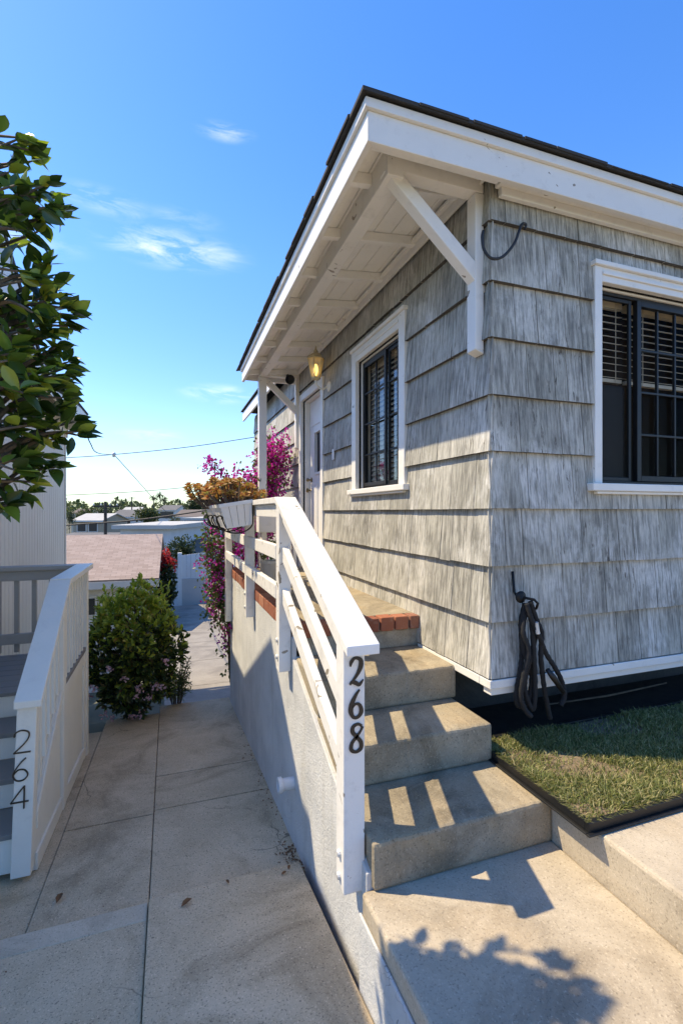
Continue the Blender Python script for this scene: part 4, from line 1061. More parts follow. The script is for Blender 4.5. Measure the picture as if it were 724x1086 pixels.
# ------------------------------------------------------------------ planter box, pots and plants
def rosette(g, c, r, n=14, upd=Vector((0, 0, 1)), mi=0):
    x = upd.orthogonal().normalized(); y = upd.cross(x)
    for ring, (k, el, rr) in enumerate(((n, .15, 1.0), (n - 3, .55, .8), (n - 7, 1.0, .55))):
        for i in range(max(k, 4)):
            a = 2 * pi * (i + .5 * ring) / max(k, 4) + rnd(-.1, .1)
            d = (x * cos(a) + y * sin(a)) * cos(el) + upd * sin(el)
            g.leaf(c + upd * (.008 * ring), d, upd, r * rr, r * rr * .55, mi, .3, -.25)
WB = painted('planter_paint', (.80, .785, .75), amount=.3, chips=False)
def planter(y0, y1, label, tilt):
    cx = .53; zt = .075
    th = thing('planter_box', label, 'planter', (cx, (y0 + y1) / 2, -.18), 'planter boxes on the porch rail')
    Rm = Matrix.Translation((cx, 0, -.05)) @ Matrix.Rotation(tilt, 4, 'Y') @ Matrix.Translation((-cx, 0, .05))
    def side(g, ax, bx_, ay, by, z0, z1, ins):
        pass
    g = G(); w1, w0, h = .125, .10, .19
    zb = zt - h
    T_ = lambda x, y, z: Rm @ Vector((x, y, z))
    # end panels made of boards
    for yy, s_ in ((y0, -1), (y1, 1)):
        nb_ = 4
        for k in range(nb_):
            a0, a1 = -1 + 2 * k / nb_ + .012, -1 + 2 * (k + 1) / nb_ - .012
            yi = yy + s_ * 0
            vs = []
            for dy in (0, .014):
                for (a, w, z, q) in ((a0, w0, zb, .02), (a1, w0, zb, .02), (a1, w1, zt, 0), (a0, w1, zt, 0)):
                    vs.append(T_(cx + a * w, yy - s_ * (q + dy), z))
            g.hexa(vs)
        vs = []
        for dy in (-.008, .02):
            for (x_, z) in ((cx - w1 - .01, zt - .022), (cx + w1 + .01, zt - .022), (cx + w1 + .01, zt + .008), (cx - w1 - .01, zt + .008)): vs.append(T_(x_, yy - s_ * dy, z))
        g.hexa(vs)
    for s_ in (-1, 1):
        k = y0 + .002
        while k < y1 - .02:
            e = min(k + .075, y1 - .004)
            vs = []
            for dx in (0, .014):
                for (yy, w, z) in ((k, w0, zb), (e, w0, zb), (e, w1, zt - .022), (k, w1, zt - .022)): vs.append(T_(cx + s_ * (w - dx), yy, z))
            g.hexa(vs); k += .08
        vs = []
        for dx in (-.010, .018):
            for (yy, z) in ((y0 + .021, zt - .022), (y1 - .021, zt - .022), (y1 - .021, zt + .008), (y0 + .021, zt + .008)): vs.append(T_(cx + s_ * (w1 - dx), yy, z))
        g.hexa(vs)
    vs = [T_(cx + a * w0, yy, zb + dz) for dz in (-.004, .012) for (a, yy) in ((-1, y0 + .02), (1, y0 + .02), (1, y1 - .02), (-1, y1 - .02))]
    g.hexa(vs)
    fixn(g.build('box', WB, th, bev=.002))
    g = G(); vs = [T_(cx + a * .112, yy, zt - .04 + dz) for dz in (0, .01) for (a, yy) in ((-1, y0 + .02), (1, y0 + .02), (1, y1 - .02), (-1, y1 - .02))]
    g.hexa(vs); fixn(g.build('soil_bed', M['soil'], th))
    return th
p1 = planter(3.90, 4.45, 'nearer white slatted planter box hung outside the porch rail', R(-9))
p2 = planter(4.75, 5.40, 'farther white slatted planter box hung outside the porch rail', R(-9))
for par, ya, yb in ((p1, 3.93, 4.40), (p2, 4.80, 5.34)):
    for yy in (ya, yb):
        g = G()
        pts = spline([(.642, yy, .06), (.650, yy, -.05), (.635, yy, -.12), (.56, yy, -.165), (.47, yy, -.165), (.40, yy, -.13), (.365, yy, -.075), (.375, yy, -.035), (.40, yy, -.035), (.405, yy, -.06)], 6)
        g.tube(pts, .0055, 8)
        pts = spline([(.47, yy + .004, -.163), (.43, yy + .004, -.11), (.41, yy + .004, -.05), (.43, yy + .004, -.02), (.45, yy + .004, -.035)], 6); g.tube(pts, .0050, 8)
        g.build('scroll_bracket', M['black_iron'], par, smooth=True)
random.seed(33)
def succ(name, label, y0, y1, cx, z, n, spread, h):
    t = thing(name, label, 'succulent', (cx, (y0 + y1) / 2, z), 'orange succulents on the porch')
    g = G(); gs = G()
    for i in range(n):
        yy = rnd(y0, y1); xx = cx + rnd(-spread, spread); hh = h * rnd(.25, 1) * (1 - .35 * abs((xx - cx) / spread))
        top = Vector((xx + (xx - cx) * .5, yy, z + hh)); gs.tube([(xx * .7 + cx * .3, yy, z - .03), ((xx + top.x) / 2, yy + .01, z + hh * .5), top], .006, 5)
        u_ = Vector(((xx - cx) * 2.0, rnd(-.35, .1), 1)).normalized()
        rosette(g, top, rnd(.036, .066), 13, u_)
    g.build('rosettes', M['succulent'], t); gs.build('stems', M['stem'], t)
    return t
succ('succulent', 'orange and green rosette succulents spilling from the nearer planter box', 3.93, 4.42, .52, .06, 75, .15, .20)
succ('succulent', 'tall orange rosette succulents in the farther planter box', 4.78, 5.40, .50, .06, 90, .22, .28)
pot = thing('flower_pot', 'white round pot on the porch floor behind the railing', 'pot', (1.0, 4.95, PZ))
G().lathe([(.075, 0), (.10, .17), (.108, .175), (.108, .20), (.095, .20), (.09, .16)], (.98, 4.85, PZ), 18).build('pot', M['terracotta'], pot, smooth=False)
g = G()
for i in range(150):
    d = rdir(); d.z = abs(d.z) + .2; p = Vector((.98, 4.85, PZ + .24)) + Vector((rnd(-.1, .1), rnd(-.1, .1), rnd(-.03, .14)))
    g.leaf(p, d, rdir(), rnd(.03, .055), .025)
g.build('foliage', M['vine_leaf'], pot)
pt2 = thing('rail_planter', 'low white trough with yellow orange succulents behind the tall porch post', 'planter', (1.3, 5.75, PZ))
g = G(); g.box(1.00, 1.50, 5.62, 5.82, PZ + .45, PZ + .68); g.box(1.04, 1.08, 5.66, 5.78, PZ, PZ + .45); g.box(1.42, 1.46, 5.66, 5.78, PZ, PZ + .45); g.build('trough', WB, pt2, bev=.004)
g = G()
for i in range(40): rosette(g, Vector((rnd(1.02, 1.48), rnd(5.63, 5.80), PZ + .70 + rnd(0, .09))), rnd(.03, .05), 12, Vector((rnd(-.4, .4), rnd(-.6, .1), 1)).normalized())
g.build('rosettes', M['succulent'], pt2)

# ------------------------------------------------------------------ bougainvillea at far end of porch
random.seed(44)
bg = thing('bougainvillea', 'magenta bougainvillea spilling over the far end of the porch', 'bougainvillea', (.78, 6.35, -2.45))
gs, gf, gl_ = G(), G(), G()
BASE = Vector((.80, 6.35, -2.5))
def vine(path, n, spread, fl, lf, fs=.034, ls=.055):
    P_ = spline(path, 8); gs.tube(P_, [.014 * (1 - .7 * i / len(P_)) for i in range(len(P_))], 6)
    for i in range(n):
        p = P_[int(len(P_) * (.25 + .74 * random.random()))] + Vector((random.gauss(0, spread), random.gauss(0, spread), random.gauss(0, spread)))
        q = random.random()
        if q < fl:
            for k in range(5):
                d = rdir(); gf.leaf(p + d * .018, d + Vector((0, 0, .2)), rdir(), fs * rnd(.8, 1.3), fs * .8, 0, .3, .1)
        if q > 1 - lf:
            for k in range(3):
                d = rdir(); gl_.leaf(p + d * .02, d - Vector((0, 0, .3)), rdir(), ls * rnd(.7, 1.2), ls * .6, 0, .2, .15)
B0 = BASE
vine([B0, (.9, 6.35, -1.2), (1.15, 6.35, 0), (1.32, 6.33, .9)], 1200, .10, .88, .35)
vine([B0, (.95, 6.3, -1.2), (1.25, 6.3, .1), (1.38, 6.25, .75)], 600, .10, .8, .35)
vine([B0, (.75, 6.3, -1.2), (.85, 6.25, -.1), (1.0, 6.25, .45)], 600, .12, .65, .4)
vine([B0, (.7, 6.3, -1), (.72, 6.3, 0), (.68, 6.25, .40), (.45, 6.2, .62)], 150, .05, .7, .2)
vine([(.78, 6.3, -.1), (.60, 6.2, .0), (.50, 6.12, -.25), (.50, 6.05, -.7), (.56, 6.05, -1.0)], 340, .065, .26, .7)
vine([(.78, 6.3, -.4), (.62, 6.15, -.5), (.57, 6.1, -.9), (.60, 6.08, -1.35)], 240, .06, .2, .8)
vine([B0, (.74, 6.3, -2.0), (.72, 6.25, -1.5), (.70, 6.2, -1.1)], 50, .04, .08, .85)
gs.build('stems', M['stem'], bg); gf.build('flowers', M['magenta'], bg); gl_.build('foliage', M['vine_leaf'], bg)

# ------------------------------------------------------------------ flowering bush by the path
random.seed(55)
bsh = thing('flowering_bush', 'rounded green bush with pale pink blossoms beside the path', 'bush', (-.42, 6.0, -2.4))
gl_, gf, gs = G(), G(), G()
BC = Vector((-.37, 6.05, -1.60)); BR = Vector((.50, .50, .72))
gn_ = G()
for i in range(46):
    d = rdir(); d.z = abs(d.z) * 1.1 + .05
    tip = BC + Vector((d.x * BR.x, d.y * BR.y, d.z * BR.z * .95)) * rnd(.5, .9)
    P_ = spline([BC + Vector((rnd(-.08, .08), rnd(-.08, .08), -.85)), (BC * .55 + tip * .45) + Vector((0, 0, -.12)), tip], 5)
    gs.tube(P_, [.012 * (1 - .12 * j / 2) * .8 for j in range(len(P_))], 5)
for i in range(1250):
    d = rdir()
    r = random.random() ** .28
    if d.z < -.6: r *= .9
    lump = 1 + .14 * sin(d.x * 7 + 1) * cos(d.z * 6) + .08 * sin(d.y * 11)
    p = BC + Vector((d.x * BR.x, d.y * BR.y, d.z * BR.z)) * r * lump
    if p.z < -2.38: continue
    out_ = (d + Vector((0, 0, .45))).normalized()
    for k in range(5):
        dd = (out_ + rdir() * .75).normalized()
        (gn_ if random.random() < max(0, d.z * r) * 1.5 + .14 else gl_).leaf(p + dd * .01, dd, out_ + rdir() * .4, rnd(.065, .11), rnd(.032, .05), 0, .3, .1)
for i in range(26):   # sprigs of new growth
    a_ = rnd(0, 6.28); q = BC + Vector((cos(a_) * rnd(.05, .42), sin(a_) * rnd(.05, .4), BR.z * rnd(.62, .95))); u_ = Vector((rnd(-.3, .3), rnd(-.3, .3), 1)).normalized()
    for k in range(7): gn_.leaf(q + u_ * .022 * k, (u_ * .8 + rdir() * .7).normalized(), u_ + rdir() * .3, rnd(.06, .10), rnd(.03, .044), 0, .3, .1)
for i in range(22):
    d = rdir()
    if d.y > .3: d.y = -d.y
    d.z = d.z * .5 - .38; d.x *= .75; d = d.normalized()
    if d.x > .62: continue
    p = BC + Vector((d.x * BR.x, d.y * BR.y, d.z * BR.z)) * 1.10
    if p.z < -2.3: continue
    for k in range(rnd(7, 15).__int__()):
        q = p + Vector((random.gauss(0, .022), random.gauss(0, .022), random.gauss(0, .018)))
        for j in range(5):
            dd = (d + rdir() * .9).normalized(); gf.leaf(q, dd, rdir(), .022, .016, 0, .2, 0)
gs.build('stems', M['stem'], bsh); gl_.build('foliage', M['bush_leaf'], bsh); gn_.build('new_growth', M['new_leaf'], bsh); gf.build('flowers', M['pink'], bsh)
# small leggy plant at the bush's right foot
sp_ = thing('leafy_weed', 'thin leaved weed growing at the right foot of the bush', 'weed', (.12, 6.3, -2.4))
gl_ = G(); gs = G()
for i in range(34):
    a = rnd(0, 2 * pi); b0 = Vector((.10 + .04 * cos(a), 6.32 + .04 * sin(a), -2.42)); tp = b0 + Vector((cos(a) * rnd(.05, .17), sin(a) * rnd(.05, .17), rnd(.2, .62)))
    P_ = spline([b0, (b0 + tp) / 2 + Vector((0, 0, .08)), tp], 5); gs.tube(P_, .004, 4)
    for p in P_[3:]:
        for k in range(4): gl_.leaf(p, rdir() + Vector((0, 0, .2)), rdir(), rnd(.04, .065), .012)
gs.build('stems', M['stem'], sp_); gl_.build('foliage', M['vine_leaf'], sp_)

# ------------------------------------------------------------------ glossy tree at left
random.seed(66)
tt = thing('glossy_tree', 'broad leaved tree with dark glossy leaves reaching in from the left', 'tree', (-1.12, 2.0, -2.0))
gl_, gs = G(), G()
TB = Vector((-1.12, 2.0, -2.0))
gs.tube(spline([TB, TB + Vector((.03, .03, 1.0)), TB + Vector((.0, .08, 2.0)), TB + Vector((.06, .12, 3.2))]), [.06 * (1 - .022 * i) for i in range(31)], 9)
def twig(a, b_, n, droop=.0):
    a, b_ = Vector(a), Vector(b_); mid = (a + b_) / 2 + Vector((rnd(-.05, .05), rnd(-.05, .05), rnd(0, .06)))
    P_ = spline([a, mid, b_], 8); gs.tube(P_, [.011 * (1 - .75 * i / len(P_)) for i in range(len(P_))], 5)
    d0 = (b_ - mid).normalized()
    for i in range(n):
        t_ = .25 + .75 * (i + random.random()) / n; k = min(int(t_ * (len(P_) - 1)), len(P_) - 2); p = P_[k].lerp(P_[k + 1], rnd(0, 1))
        side = rdir(); d = (d0 * .6 + side * .9 + Vector((0, 0, -.05 - droop))).normalized()
        L = rnd(.052, .095)
        gl_.fine_leaf(p + d * .012, d, Vector((0, 0, 1)) + rdir() * .95, L, L * rnd(.42, .56), rnd(.15, .5), rnd(.05, .45), rnd(-.1, .2))
    for k in range(3):
        d = (d0 + rdir() * .45).normalized(); gl_.fine_leaf(b_, d, Vector((0, 0, 1)) + rdir() * .8, rnd(.055, .088), rnd(.030, .043), rnd(.15, .5), rnd(0, .3), rnd(-.1, .2))
# twigs reach out from the crown axis
for i in range(165):
    z = rnd(-.0, 1.16)
    a = rnd(0, 2 * pi)
    ax = Vector((-1.05 + .03 * z, 2.05 + .05 * z, z))
    rr = .215 * (1 - .45 * ((z - .62) / .75) ** 2) * rnd(.35, 1.1) + .08
    tip = ax + Vector((cos(a) * rr, sin(a) * rr, rnd(-.12, .22)))
    twig(ax.lerp(tip, rnd(.1, .4)) + Vector((0, 0, -.10)), tip, 8)
for i in range(75):      # boughs bridging the trunk and the outer sprays
    z = rnd(.05, 1.1); p = Vector((rnd(-.92, -.62), rnd(1.85, 2.2), z))
    twig(Vector((-1.08, 2.08, z - .25)).lerp(p, .35), p, 8)
# twigs aimed at the visible outline
for (px, py, D_) in ((28, 150, 1.72), (40, 175, 1.78), (55, 200, 1.74), (70, 228, 1.72), (60, 215, 1.82), (46, 250, 1.75), (55, 285, 1.7), (62, 318, 1.78), (70, 330, 1.72), (78, 350, 1.78), (66, 372, 1.7), (74, 395, 1.76), (60, 420, 1.7), (70, 438, 1.76), (88, 462, 1.72), (64, 470, 1.72), (58, 490, 1.78), (70, 500, 1.74), (44, 515, 1.74), (30, 530, 1.78), (20, 540, 1.7), (48, 350, 1.62), (40, 300, 1.62), (45, 410, 1.6), (35, 455, 1.62), (30, 250, 1.64), (25, 210, 1.66), (22, 380, 1.58), (15, 180, 1.75), (35, 490, 1.64)):
    tip = at(px - 6 - (6 if py > 470 else 0), py - 4, D_); 
    for k in range(3 if 300 < py < 470 else 2):
        tq = tip + Vector((rnd(-.05, .02), rnd(-.06, .06), rnd(-.05, .05))) if k else tip
        twig(tq + Vector((-.26 + rnd(-.05, .05), rnd(0, .12), rnd(-.16, -.02))), tq, 7 if k else 9)
gs.build('trunk', M['bark'], tt); gl_.build('crown', M['tree_leaf'], tt, smooth=True)

# ------------------------------------------------------------------ debris on the path
random.seed(77)
def litter(px, py, size, rot, lab):
    v = (543 - py) / 512.0; D_ = 2.0
    for _ in range(20):
        p = at(px, py, D_); z = path_z(p.y) + (.023 if p.y < 2.6 and p.x > SE else .004); D_ = z / v
    p = at(px, py, D_); g = G()
    d = Vector((cos(rot), sin(rot), .02)); g.leaf(p, d, Vector((0, 0, 1)), size, size * .55, 0, .5, -.12)
    return tag(g.build('fallen_leaf', M['dry_leaf']), lab, 'leaf', 'fallen leaves on the path')
litter(60, 958, .062, 1.3, 'curled brown leaf lying alone on the left path slab')
litter(192, 962, .06, .5, 'slim dry leaf on the path just past the slab step')
litter(243, 937, .03, 2.0, 'tiny dark leaf scrap right of the slim dry leaf')
litter(298, 928, .035, .3, 'small dry leaf by the foot of the stucco wall')
litter(306, 922, .03, 1.2, 'dry leaf bit touching the stucco wall foot')

g = G()
for i in range(150):
    y = rnd(2.62, 4.6) if random.random() < .45 else rnd(2.61, 2.85); x = .715 - abs(random.gauss(0, .045)); p = Vector((x, y, path_z(y) + .003))
    a_ = rnd(0, 6.28); L = rnd(.006, .022); g.leaf(p, Vector((cos(a_), sin(a_), .05)), Vector((0, 0, 1)), L, L * rnd(.4, .8), 0, .4, -.1)
for i in range(60):
    y = rnd(1.3, 6.0); x = random.choice((SE, SE, -.64, rnd(-.6, .6))) + random.gauss(0, .012)
    if x < -.6 and y > 3.0: continue
    p = Vector((x, y, path_z(y) + (.003 if y > 2.6 else .021))); a_ = rnd(0, 6.28); L = rnd(.004, .013); g.leaf(p, Vector((cos(a_), sin(a_), .05)), Vector((0, 0, 1)), L, L * .7, 0, .4, -.1)
tag(g.build('leaf_crumbs', M['dry_leaf']), 'scattered brown leaf crumbs and grit along the stucco wall foot and joints', 'debris', kind='stuff')

# ------------------------------------------------------------------ background: houses, fence, trees, poles, wires
def flatmat(n, c, r=.8, var=.08, sc=.8): return simple(n, c, r, 0, var, sc, 0)
m, nt, b = new_mat('pinkish_roof_shingle')
tc = nt.nodes.new('ShaderNodeTexCoord'); br = nt.nodes.new('ShaderNodeTexBrick')
br.inputs['Scale'].default_value = 1.0; br.inputs['Brick Width'].default_value = .26; br.inputs['Row Height'].default_value = .125; br.inputs['Mortar Size'].default_value = .007
br.inputs['Color1'].default_value = (.27, .20, .165, 1); br.inputs['Color2'].default_value = (.36, .275, .235, 1); br.inputs['Mortar'].default_value = (.21, .16, .135, 1)
nt.links.new(tc.outputs['Object'], br.inputs['Vector'])
nt.links.new(mix(nt, rng(nt, noise(nt, 3, 5), .5, .7, 0, .4), br.outputs['Color'], (.32, .26, .23)), b.inputs['Base Color']); b.inputs['Roughness'].default_value = .95
M['pinkroof'] = m
WWH = flatmat('white_house_paint', (.55, .54, .51)); WBL = flatmat('pale_blue_house_paint', (.50, .53, .56)); WCR = flatmat('cream_house_paint', (.46, .42, .33)); WTAN = flatmat('tan_house_paint', (.33, .27, .20))
RGR = flatmat('grey_house_roof', (.13, .125, .12), .9, .15, .5); RBR = flatmat('brown_house_roof', (.15, .12, .10), .9, .15, .5); RWH = flatmat('white_gravel_roof', (.42, .41, .38), .9)
DKW = simple('dark_window_glass', (.03, .035, .04), .15, 0, .1, 1, 0)

def house(label, px0, px1, D_, y_eave, y_ridge, dep, wallm, roofm, name='distant_house', flat=False, wins=((.3, .5),), rotz=0, over=.35):
    a = at(px0, y_eave, D_); b_ = at(px1, y_eave, D_)
    ze = (543 - y_eave) / 512 * D_
    L = (b_ - a).length; d = (b_ - a).normalized(); d.z = 0; d.normalize()
    if rotz: d = Matrix.Rotation(rotz, 3, 'Z') @ d
    nrm = Vector((-d.y, d.x, 0))
    if rotz: a = b_ - d * L
    zr = (543 - y_ridge) / 512 * (D_ + dep / 2)
    c = (a + b_) / 2; gz = min(ter(c.x, c.y), ze - 2.4)
    t = thing(name, label, 'house', (c.x, c.y, gz))
    P = lambda u, v, z: Vector((a.x, a.y, 0)) + d * u + nrm * v + Vector((0, 0, z))
    ov = over
    g = G(); g.hexa([P(0, 0, gz - .5), P(L, 0, gz - .5), P(L, dep, gz - .5), P(0, dep, gz - .5), P(0, 0, ze), P(L, 0, ze), P(L, dep, ze), P(0, dep, ze)])
    if not flat:
        for u in (0, L - .1): g.prism([P(u, 0, ze), P(u, dep, ze), P(u, dep / 2, zr - .05)], d * .1)
    fixn(g.build('wall', wallm, t))
    g = G()
    if flat:
        g.hexa([P(-ov, -ov, ze), P(L + ov, -ov, ze), P(L + ov, dep + ov, ze), P(-ov, dep + ov, ze), P(-ov, -ov, ze + .22), P(L + ov, -ov, ze + .22), P(L + ov, dep + ov, ze + .3), P(-ov, dep + ov, ze + .3)])
        fixn(g.build('roof', roofm, t))
    else:
        # local mesh so that the roof texture runs in the roof's own plane
        me_o = []
        for s_ in (0, 1):
            v0, v1 = (-ov, dep / 2) if s_ == 0 else (dep + ov, dep / 2)
            k = (zr - ze) / (dep / 2); z0 = ze - ov * k
            q = [P(-ov, v0, z0), P(L + ov, v0, z0), P(L + ov, v1, zr), P(-ov, v1, zr)]
            gx = G(); xax = (q[1] - q[0]).normalized(); yax = (q[3] - q[0]).normalized(); zax = xax.cross(yax)
            W_ = (q[1] - q[0]).length; H_ = (q[3] - q[0]).length; sg = 1 if s_ == 0 else 1
            gx.box(0, W_, 0, H_, 0 if zax.z > 0 else -.1, .1 if zax.z > 0 else 0)
            o = gx.build('roof', roofm, t); mw = Matrix((xax, yax, zax)).transposed().to_4x4(); mw.translation = q[0]
            o.matrix_parent_inverse = Matrix.Translation(-t.location); o.matrix_basis = mw
        g = G(); k = (zr - ze) / (dep / 2); z0 = ze - ov * k
        g.hexa([P(-ov, -ov - .06, z0 - .14), P(L + ov, -ov - .06, z0 - .14), P(L + ov, -ov - .001, z0 - .14), P(-ov, -ov - .001, z0 - .14), P(-ov, -ov - .06, z0 + .05), P(L + ov, -ov - .06, z0 + .05), P(L + ov, -ov - .001, z0 + .05), P(-ov, -ov - .001, z0 + .05)])
        fixn(g.build('gutter', WWH, t))
    for (f, w) in wins:
        u = L * f; g = G(); zt = ze - .45
        g.hexa([P(u - w * .5, -.05, zt - w * .9), P(u + w * .5, -.05, zt - w * .9), P(u + w * .5, .05, zt - w * .9), P(u - w * .5, .05, zt - w * .9), P(u - w * .5, -.05, zt), P(u + w * .5, -.05, zt), P(u + w * .5, .05, zt), P(u - w * .5, .05, zt)])
        o = fixn(g.build('window', WWH, t))
        g = G(); g.hexa([P(u - w * .42, -.06, zt - w * .83), P(u + w * .42, -.06, zt - w * .83), P(u + w * .42, -.051, zt - w * .83), P(u - w * .42, -.051, zt - w * .83), P(u - w * .42, -.06, zt - .06), P(u + w * .42, -.06, zt - .06), P(u + w * .42, -.051, zt - .06), P(u - w * .42, -.051, zt - .06)])
        fixn(g.build('pane', DKW, o))
    return t
house('low house with a pinkish shingle roof beyond the bush', -30, 157, 13.5, 612, 569, 6.5, WWH, M['pinkroof'], 'pink_roofed_house', wins=((.68, .6),), rotz=TH - .02, over=.3)
house('pale blue flat roofed house behind the pinkish roof', 128, 180, 27, 561, 0, 7, WBL, RWH, 'flat_roofed_house', True, ((.42, .9),))
house('cream house with a small dark window right of the dark tree', 197, 262, 42, 552, 0, 8, WCR, RWH, 'flat_roofed_house', True, ((.22, 1.4), (.7, 1.4)))
house('house with brown roof below the cream house', 206, 250, 30, 588, 572, 6, WTAN, RBR, wins=(), rotz=.5)
house('grey roofed house half hidden behind the white boards at left', 50, 100, 34, 575, 566, 8, WWH, RGR, wins=())
house('long tan house low on the hillside left of the pole', 78, 108, 75, 552, 545, 9, WTAN, RWH, wins=((.3, 1.5), (.7, 1.5)))
house('white house right of the utility pole', 118, 142, 95, 548, 541, 9, WWH, RGR, wins=((.3, 1.6), (.7, 1.6)))
house('grey two storey house on the skyline under the palms', 168, 186, 150, 541, 536, 12, WWH, RGR, wins=((.3, 2.5), (.7, 2.5)))
house('brown roofed house on the slope right of centre', 186, 214, 90, 548, 541, 9, WTAN, RBR, wins=((.5, 1.8),))
house('pale house on the far slope at left', 76, 92, 160, 545, 540, 10, WCR, RBR, wins=((.5, 2.5),))
house('white bungalow on the far slope left of the round tree', 128, 146, 170, 543, 538, 10, WWH, RWH, wins=((.5, 2.5),))

# white fence ending the walk, its lower shade put in as a grey base
fn = thing('white_fence', 'white board fence with its lower shade put in as a grey base at the end of the walk', 'fence', (1.4, 20, -3.7))
a = at(193, 635, 19.5); b_ = at(300, 635, 19.5); d = Vector((1, -.04, 0)).normalized(); L = 4.6
g = G(); base = Vector((a.x, a.y, -3.75))
nx_ = Vector((.04, 1, 0)).normalized()
P = lambda u, v, z: base + d * u + nx_ * v + Vector((0, 0, z))
g.hexa([P(0, 0, -.2), P(L, 0, -.2), P(L, .2, -.2), P(0, .2, -.2), P(0, 0, 1.05), P(L, 0, 1.05), P(L, .2, 1.05), P(0, .2, 1.05)])
fixn(g.build('shaded_base', flatmat('shadow_grey_base', (.50, .485, .46)), fn))  # grey colour stands for shade on the foot of the wall
g = G(); u = 0
while u < L - .05:
    h0 = 2.0 + .10 * u; g.hexa([P(u, .04, 1.05), P(u + .17, .04, 1.05), P(u + .17, .07, 1.05), P(u, .07, 1.05), P(u, .04, h0), P(u + .17, .04, h0 + .017), P(u + .17, .07, h0 + .017), P(u, .07, h0)]); u += .176
fixn(g.build('boards', flatmat('white_fence_board', (.74, .73, .70)), fn))
g = G(); g.hexa([P(-.16, -.05, -.2), P(-.002, -.05, -.2), P(-.002, .15, -.2), P(-.16, .15, -.2), P(-.16, -.05, 2.1), P(-.002, -.05, 2.1), P(-.002, .15, 2.1), P(-.16, .15, 2.1)])
fixn(g.build('post', flatmat('white_fence_post', (.76, .75, .72)), fn))

def tree(name, label, px, D_, y_top, w_px, y_bot, mat, n, seed, ls=None, cat='tree', group=None, trunk=True):
    random.seed(seed)
    top = at(px, y_top, D_); bot = at(px, y_bot, D_); W_ = w_px / 512 * D_ / 2; H_ = (top.z - bot.z) / 2
    c = (top + bot) / 2; gz = ter(c.x, c.y)
    t = thing(name, label, cat, (c.x, c.y, gz), group)
    g = G(); ls = ls or W_ * .16
    cl = [(rdir() * rnd(.3, .75), rnd(.35, .55)) for _ in range(11)]
    for i in range(n):
        cd, cr_ = random.choice(cl); q = cd + rdir() * cr_ * random.random() ** .4
        p = c + Vector((q.x * W_, q.y * W_, q.z * H_))
        dd = rdir(); g.leaf(p, dd, rdir(), ls * rnd(.7, 1.4), ls * .7)
    g.build('crown', mat, t)
    g = G(); g.tube([(c.x, c.y, gz - .3), (c.x + .02 * W_, c.y, (gz + c.z) / 2), (c.x, c.y, c.z)], [W_ * .10, W_ * .07, W_ * .03], 7)
    for k in range(3):
        dd = rdir(); dd.z = abs(dd.z); g.tube([(c.x, c.y, c.z - H_ * .4), c + Vector((dd.x * W_, dd.y * W_, dd.z * H_)) * .6], [W_ * .05, W_ * .015], 5)
    g.build('trunk', M['bark'], t)
    return t
tree('dark_tree', 'dark rounded tree behind the white board fence', 192, 24, 560, 34, 604, M['dark_leaf'], 1600, 1)
tree('red_bougainvillea', 'red flowering bougainvillea at the corner of the pinkish roof', 176, 15.2, 583, 22, 618, M['red_flower'], 700, 2, .10, 'bougainvillea')
tree('dark_hedge', 'dark leafy hedge under the red bougainvillea', 175, 15.0, 600, 28, 660, M['dark_leaf'], 1500, 3, .12, 'hedge')
tree('round_tree', 'broad olive green tree right of the utility pole', 157, 70, 534, 30, 562, M['far_leaf'], 1400, 4)
tree('round_tree', 'yellow green tree left of the utility pole', 92, 90, 538, 24, 556, M['far_leaf'], 900, 5)
tree('round_tree', 'dark green tree at the far left beside the white boards', 74, 60, 536, 14, 566, M['dark_leaf'], 800, 6)
tree('round_tree', 'green tree on the skyline above the cream house', 205, 120, 527, 26, 550, M['dark_leaf'], 1200, 7)
tree('round_tree', 'slim dark tree just right of the utility pole', 128, 130, 530, 9, 546, M['dark_leaf'], 500, 8)
tree('round_tree', 'low green tree in front of the pale blue house', 72, 30, 566, 34, 590, M['far_leaf'], 900, 9)
tree('round_tree', 'olive tree between cream house and broad olive tree', 184, 60, 545, 16, 566, M['far_leaf'], 700, 10)
tree('round_tree', 'tall tree on the skyline right of the porch planter', 232, 130, 530, 22, 552, M['far_leaf'], 800, 12)
tree('round_tree', 'low shrubby tree between the far white houses', 112, 140, 536, 18, 550, M['dark_leaf'], 600, 13)
# far wood
random.seed(91); g = G()
for i in range(5200):
    px = rnd(-60, 420); D_ = rnd(180, 900); yb = 543 - rnd(-6, 9 + 3 * sin(px * .11) + 2 * sin(px * .31)) * (1 if D_ > 350 else .8)
    p = at(px, yb, D_); s_ = D_ * .0065
    d = rdir(); g.leaf(p, d, rdir(), s_ * rnd(.7, 1.6), s_)
tag(g.build('far_wood', M['far_leaf']), 'far band of trees along the horizon', 'trees', kind='stuff')
# palms
random.seed(17)
def palm(px, py, D_, lab):
    top = at(px, py, D_); gz = ter(top.x, top.y)
    t = thing('palm_tree', lab, 'palm', (top.x, top.y, gz), 'palms on the skyline')
    g = G(); g.tube([(top.x, top.y, gz), (top.x + .2, top.y, (gz + top.z) / 2), top], [.45, .32, .28], 6); g.build('trunk', M['bark'], t)
    g = G()
    for i in range(34):
        d = rdir(); d.z = d.z * .7 + .15; g.leaf(top, d, Vector((0, 0, 1)), 3.0, .55, 0, .2, .45)
    g.build('crown', M['dark_leaf'], t)
palm(163, 528, 300, 'left of the three thin palms on the skyline')
palm(170, 525, 300, 'tallest of the three thin palms on the skyline')
palm(174, 530, 300, 'right and shortest of the three thin palms on the skyline')
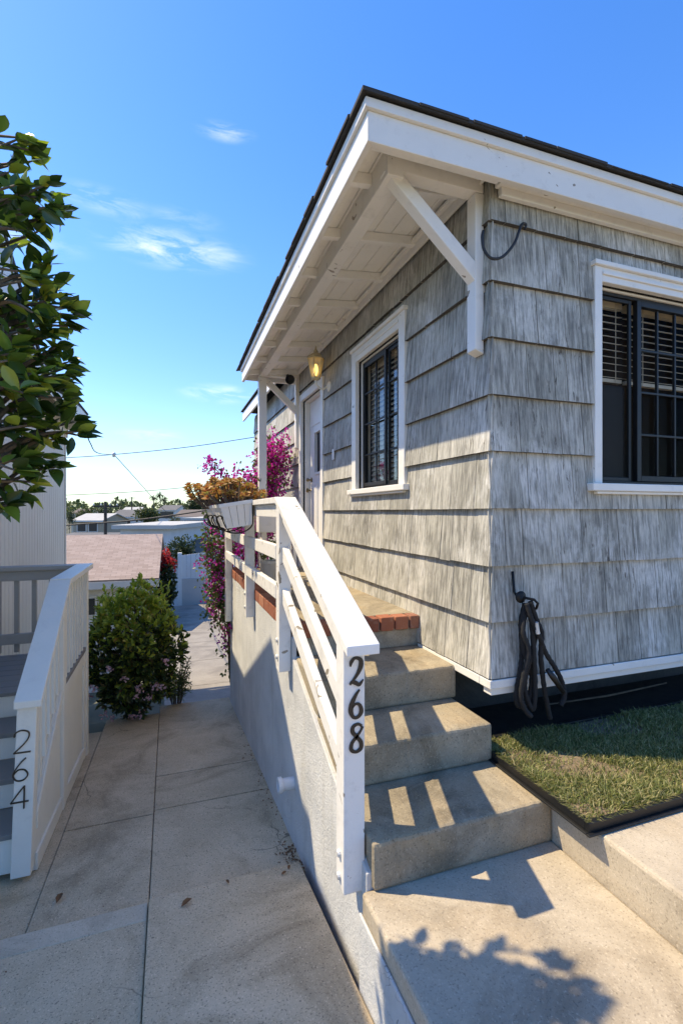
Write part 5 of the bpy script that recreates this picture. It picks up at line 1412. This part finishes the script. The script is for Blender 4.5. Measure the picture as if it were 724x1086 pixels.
# poles
WOODP = simple('dark_pole_timber', (.05, .04, .032), .9, 0, .3, 3, 0)
def pole(px, ytop, D_, lab, r=.13, arm=True):
    top = at(px, ytop, D_); gz = ter(top.x, top.y)
    t = thing('utility_pole', lab, 'utility pole', (top.x, top.y, gz))
    G().tube([(top.x, top.y, gz - .2), top], [r * 1.15, r * .8], 9).build('pole', WOODP, t)
    if arm:
        g = G(); g.bar(top + Vector((-.9, .1, -.35)), top + Vector((.9, -.1, -.35)), .10, .12); g.build('crossarm', WOODP, t)
        for k in (-.8, -.3, .3, .8): G().lathe([(.04, 0), (.06, .06), (.03, .14), (0, .15)], top + Vector((k, -.1 * k, -.29)), 8).build('insulator', M['steel'], t)
pole(112, 532, 36, 'dark timber utility pole beyond the pinkish roof')
pole(140, 527, 150, 'far thin pole right of the slim dark tree', .2, True)
pole(228, 490, 24, 'slim grey mast leaning above the orange succulents', .035, False)
def wire(pts, r, lab, name='overhead_wire'):
    P_ = spline([at(*p) for p in pts], 8); g = G(); g.tube(P_, r, 6); return tag(g.build(name, M['rubber'], smooth=True), lab, 'wire', 'overhead wires')
wire([(-60, 492, 28), (60, 486, 28), (121, 482, 28), (200, 474, 28), (280, 462, 28), (420, 440, 28)], .022, 'highest overhead wire rising from the white boards to the porch post')
wire([(-60, 530, 34), (72, 525, 34), (150, 521, 34), (228, 514, 34), (400, 498, 34)], .022, 'thin level wire crossing just above the horizon')
wire([(121, 482, 28), (140, 503, 34), (165, 531, 44), (185, 552, 52)], .022, 'wire slanting down from the junction on the highest wire')
wire([(-60, 569, 20), (72, 557, 20), (140, 552, 20), (220, 541, 20), (300, 527, 20)], .035, 'thick sagging cable passing in front of the far houses')
g = G(); q = at(121, 482, 28); g.lathe([(.03, -.16), (.09, -.12), (.10, .08), (.03, .14)], q, 10); tag(g.build('wire_junction', M['steel'], smooth=True), 'small grey splice box on the highest overhead wire', 'splice box')
wire([(91, 452, 8.12), (96, 470, 8.6), (106, 481, 13), (121, 482, 28)], .010, 'service drop drooping from the neighbour eave to the splice box')
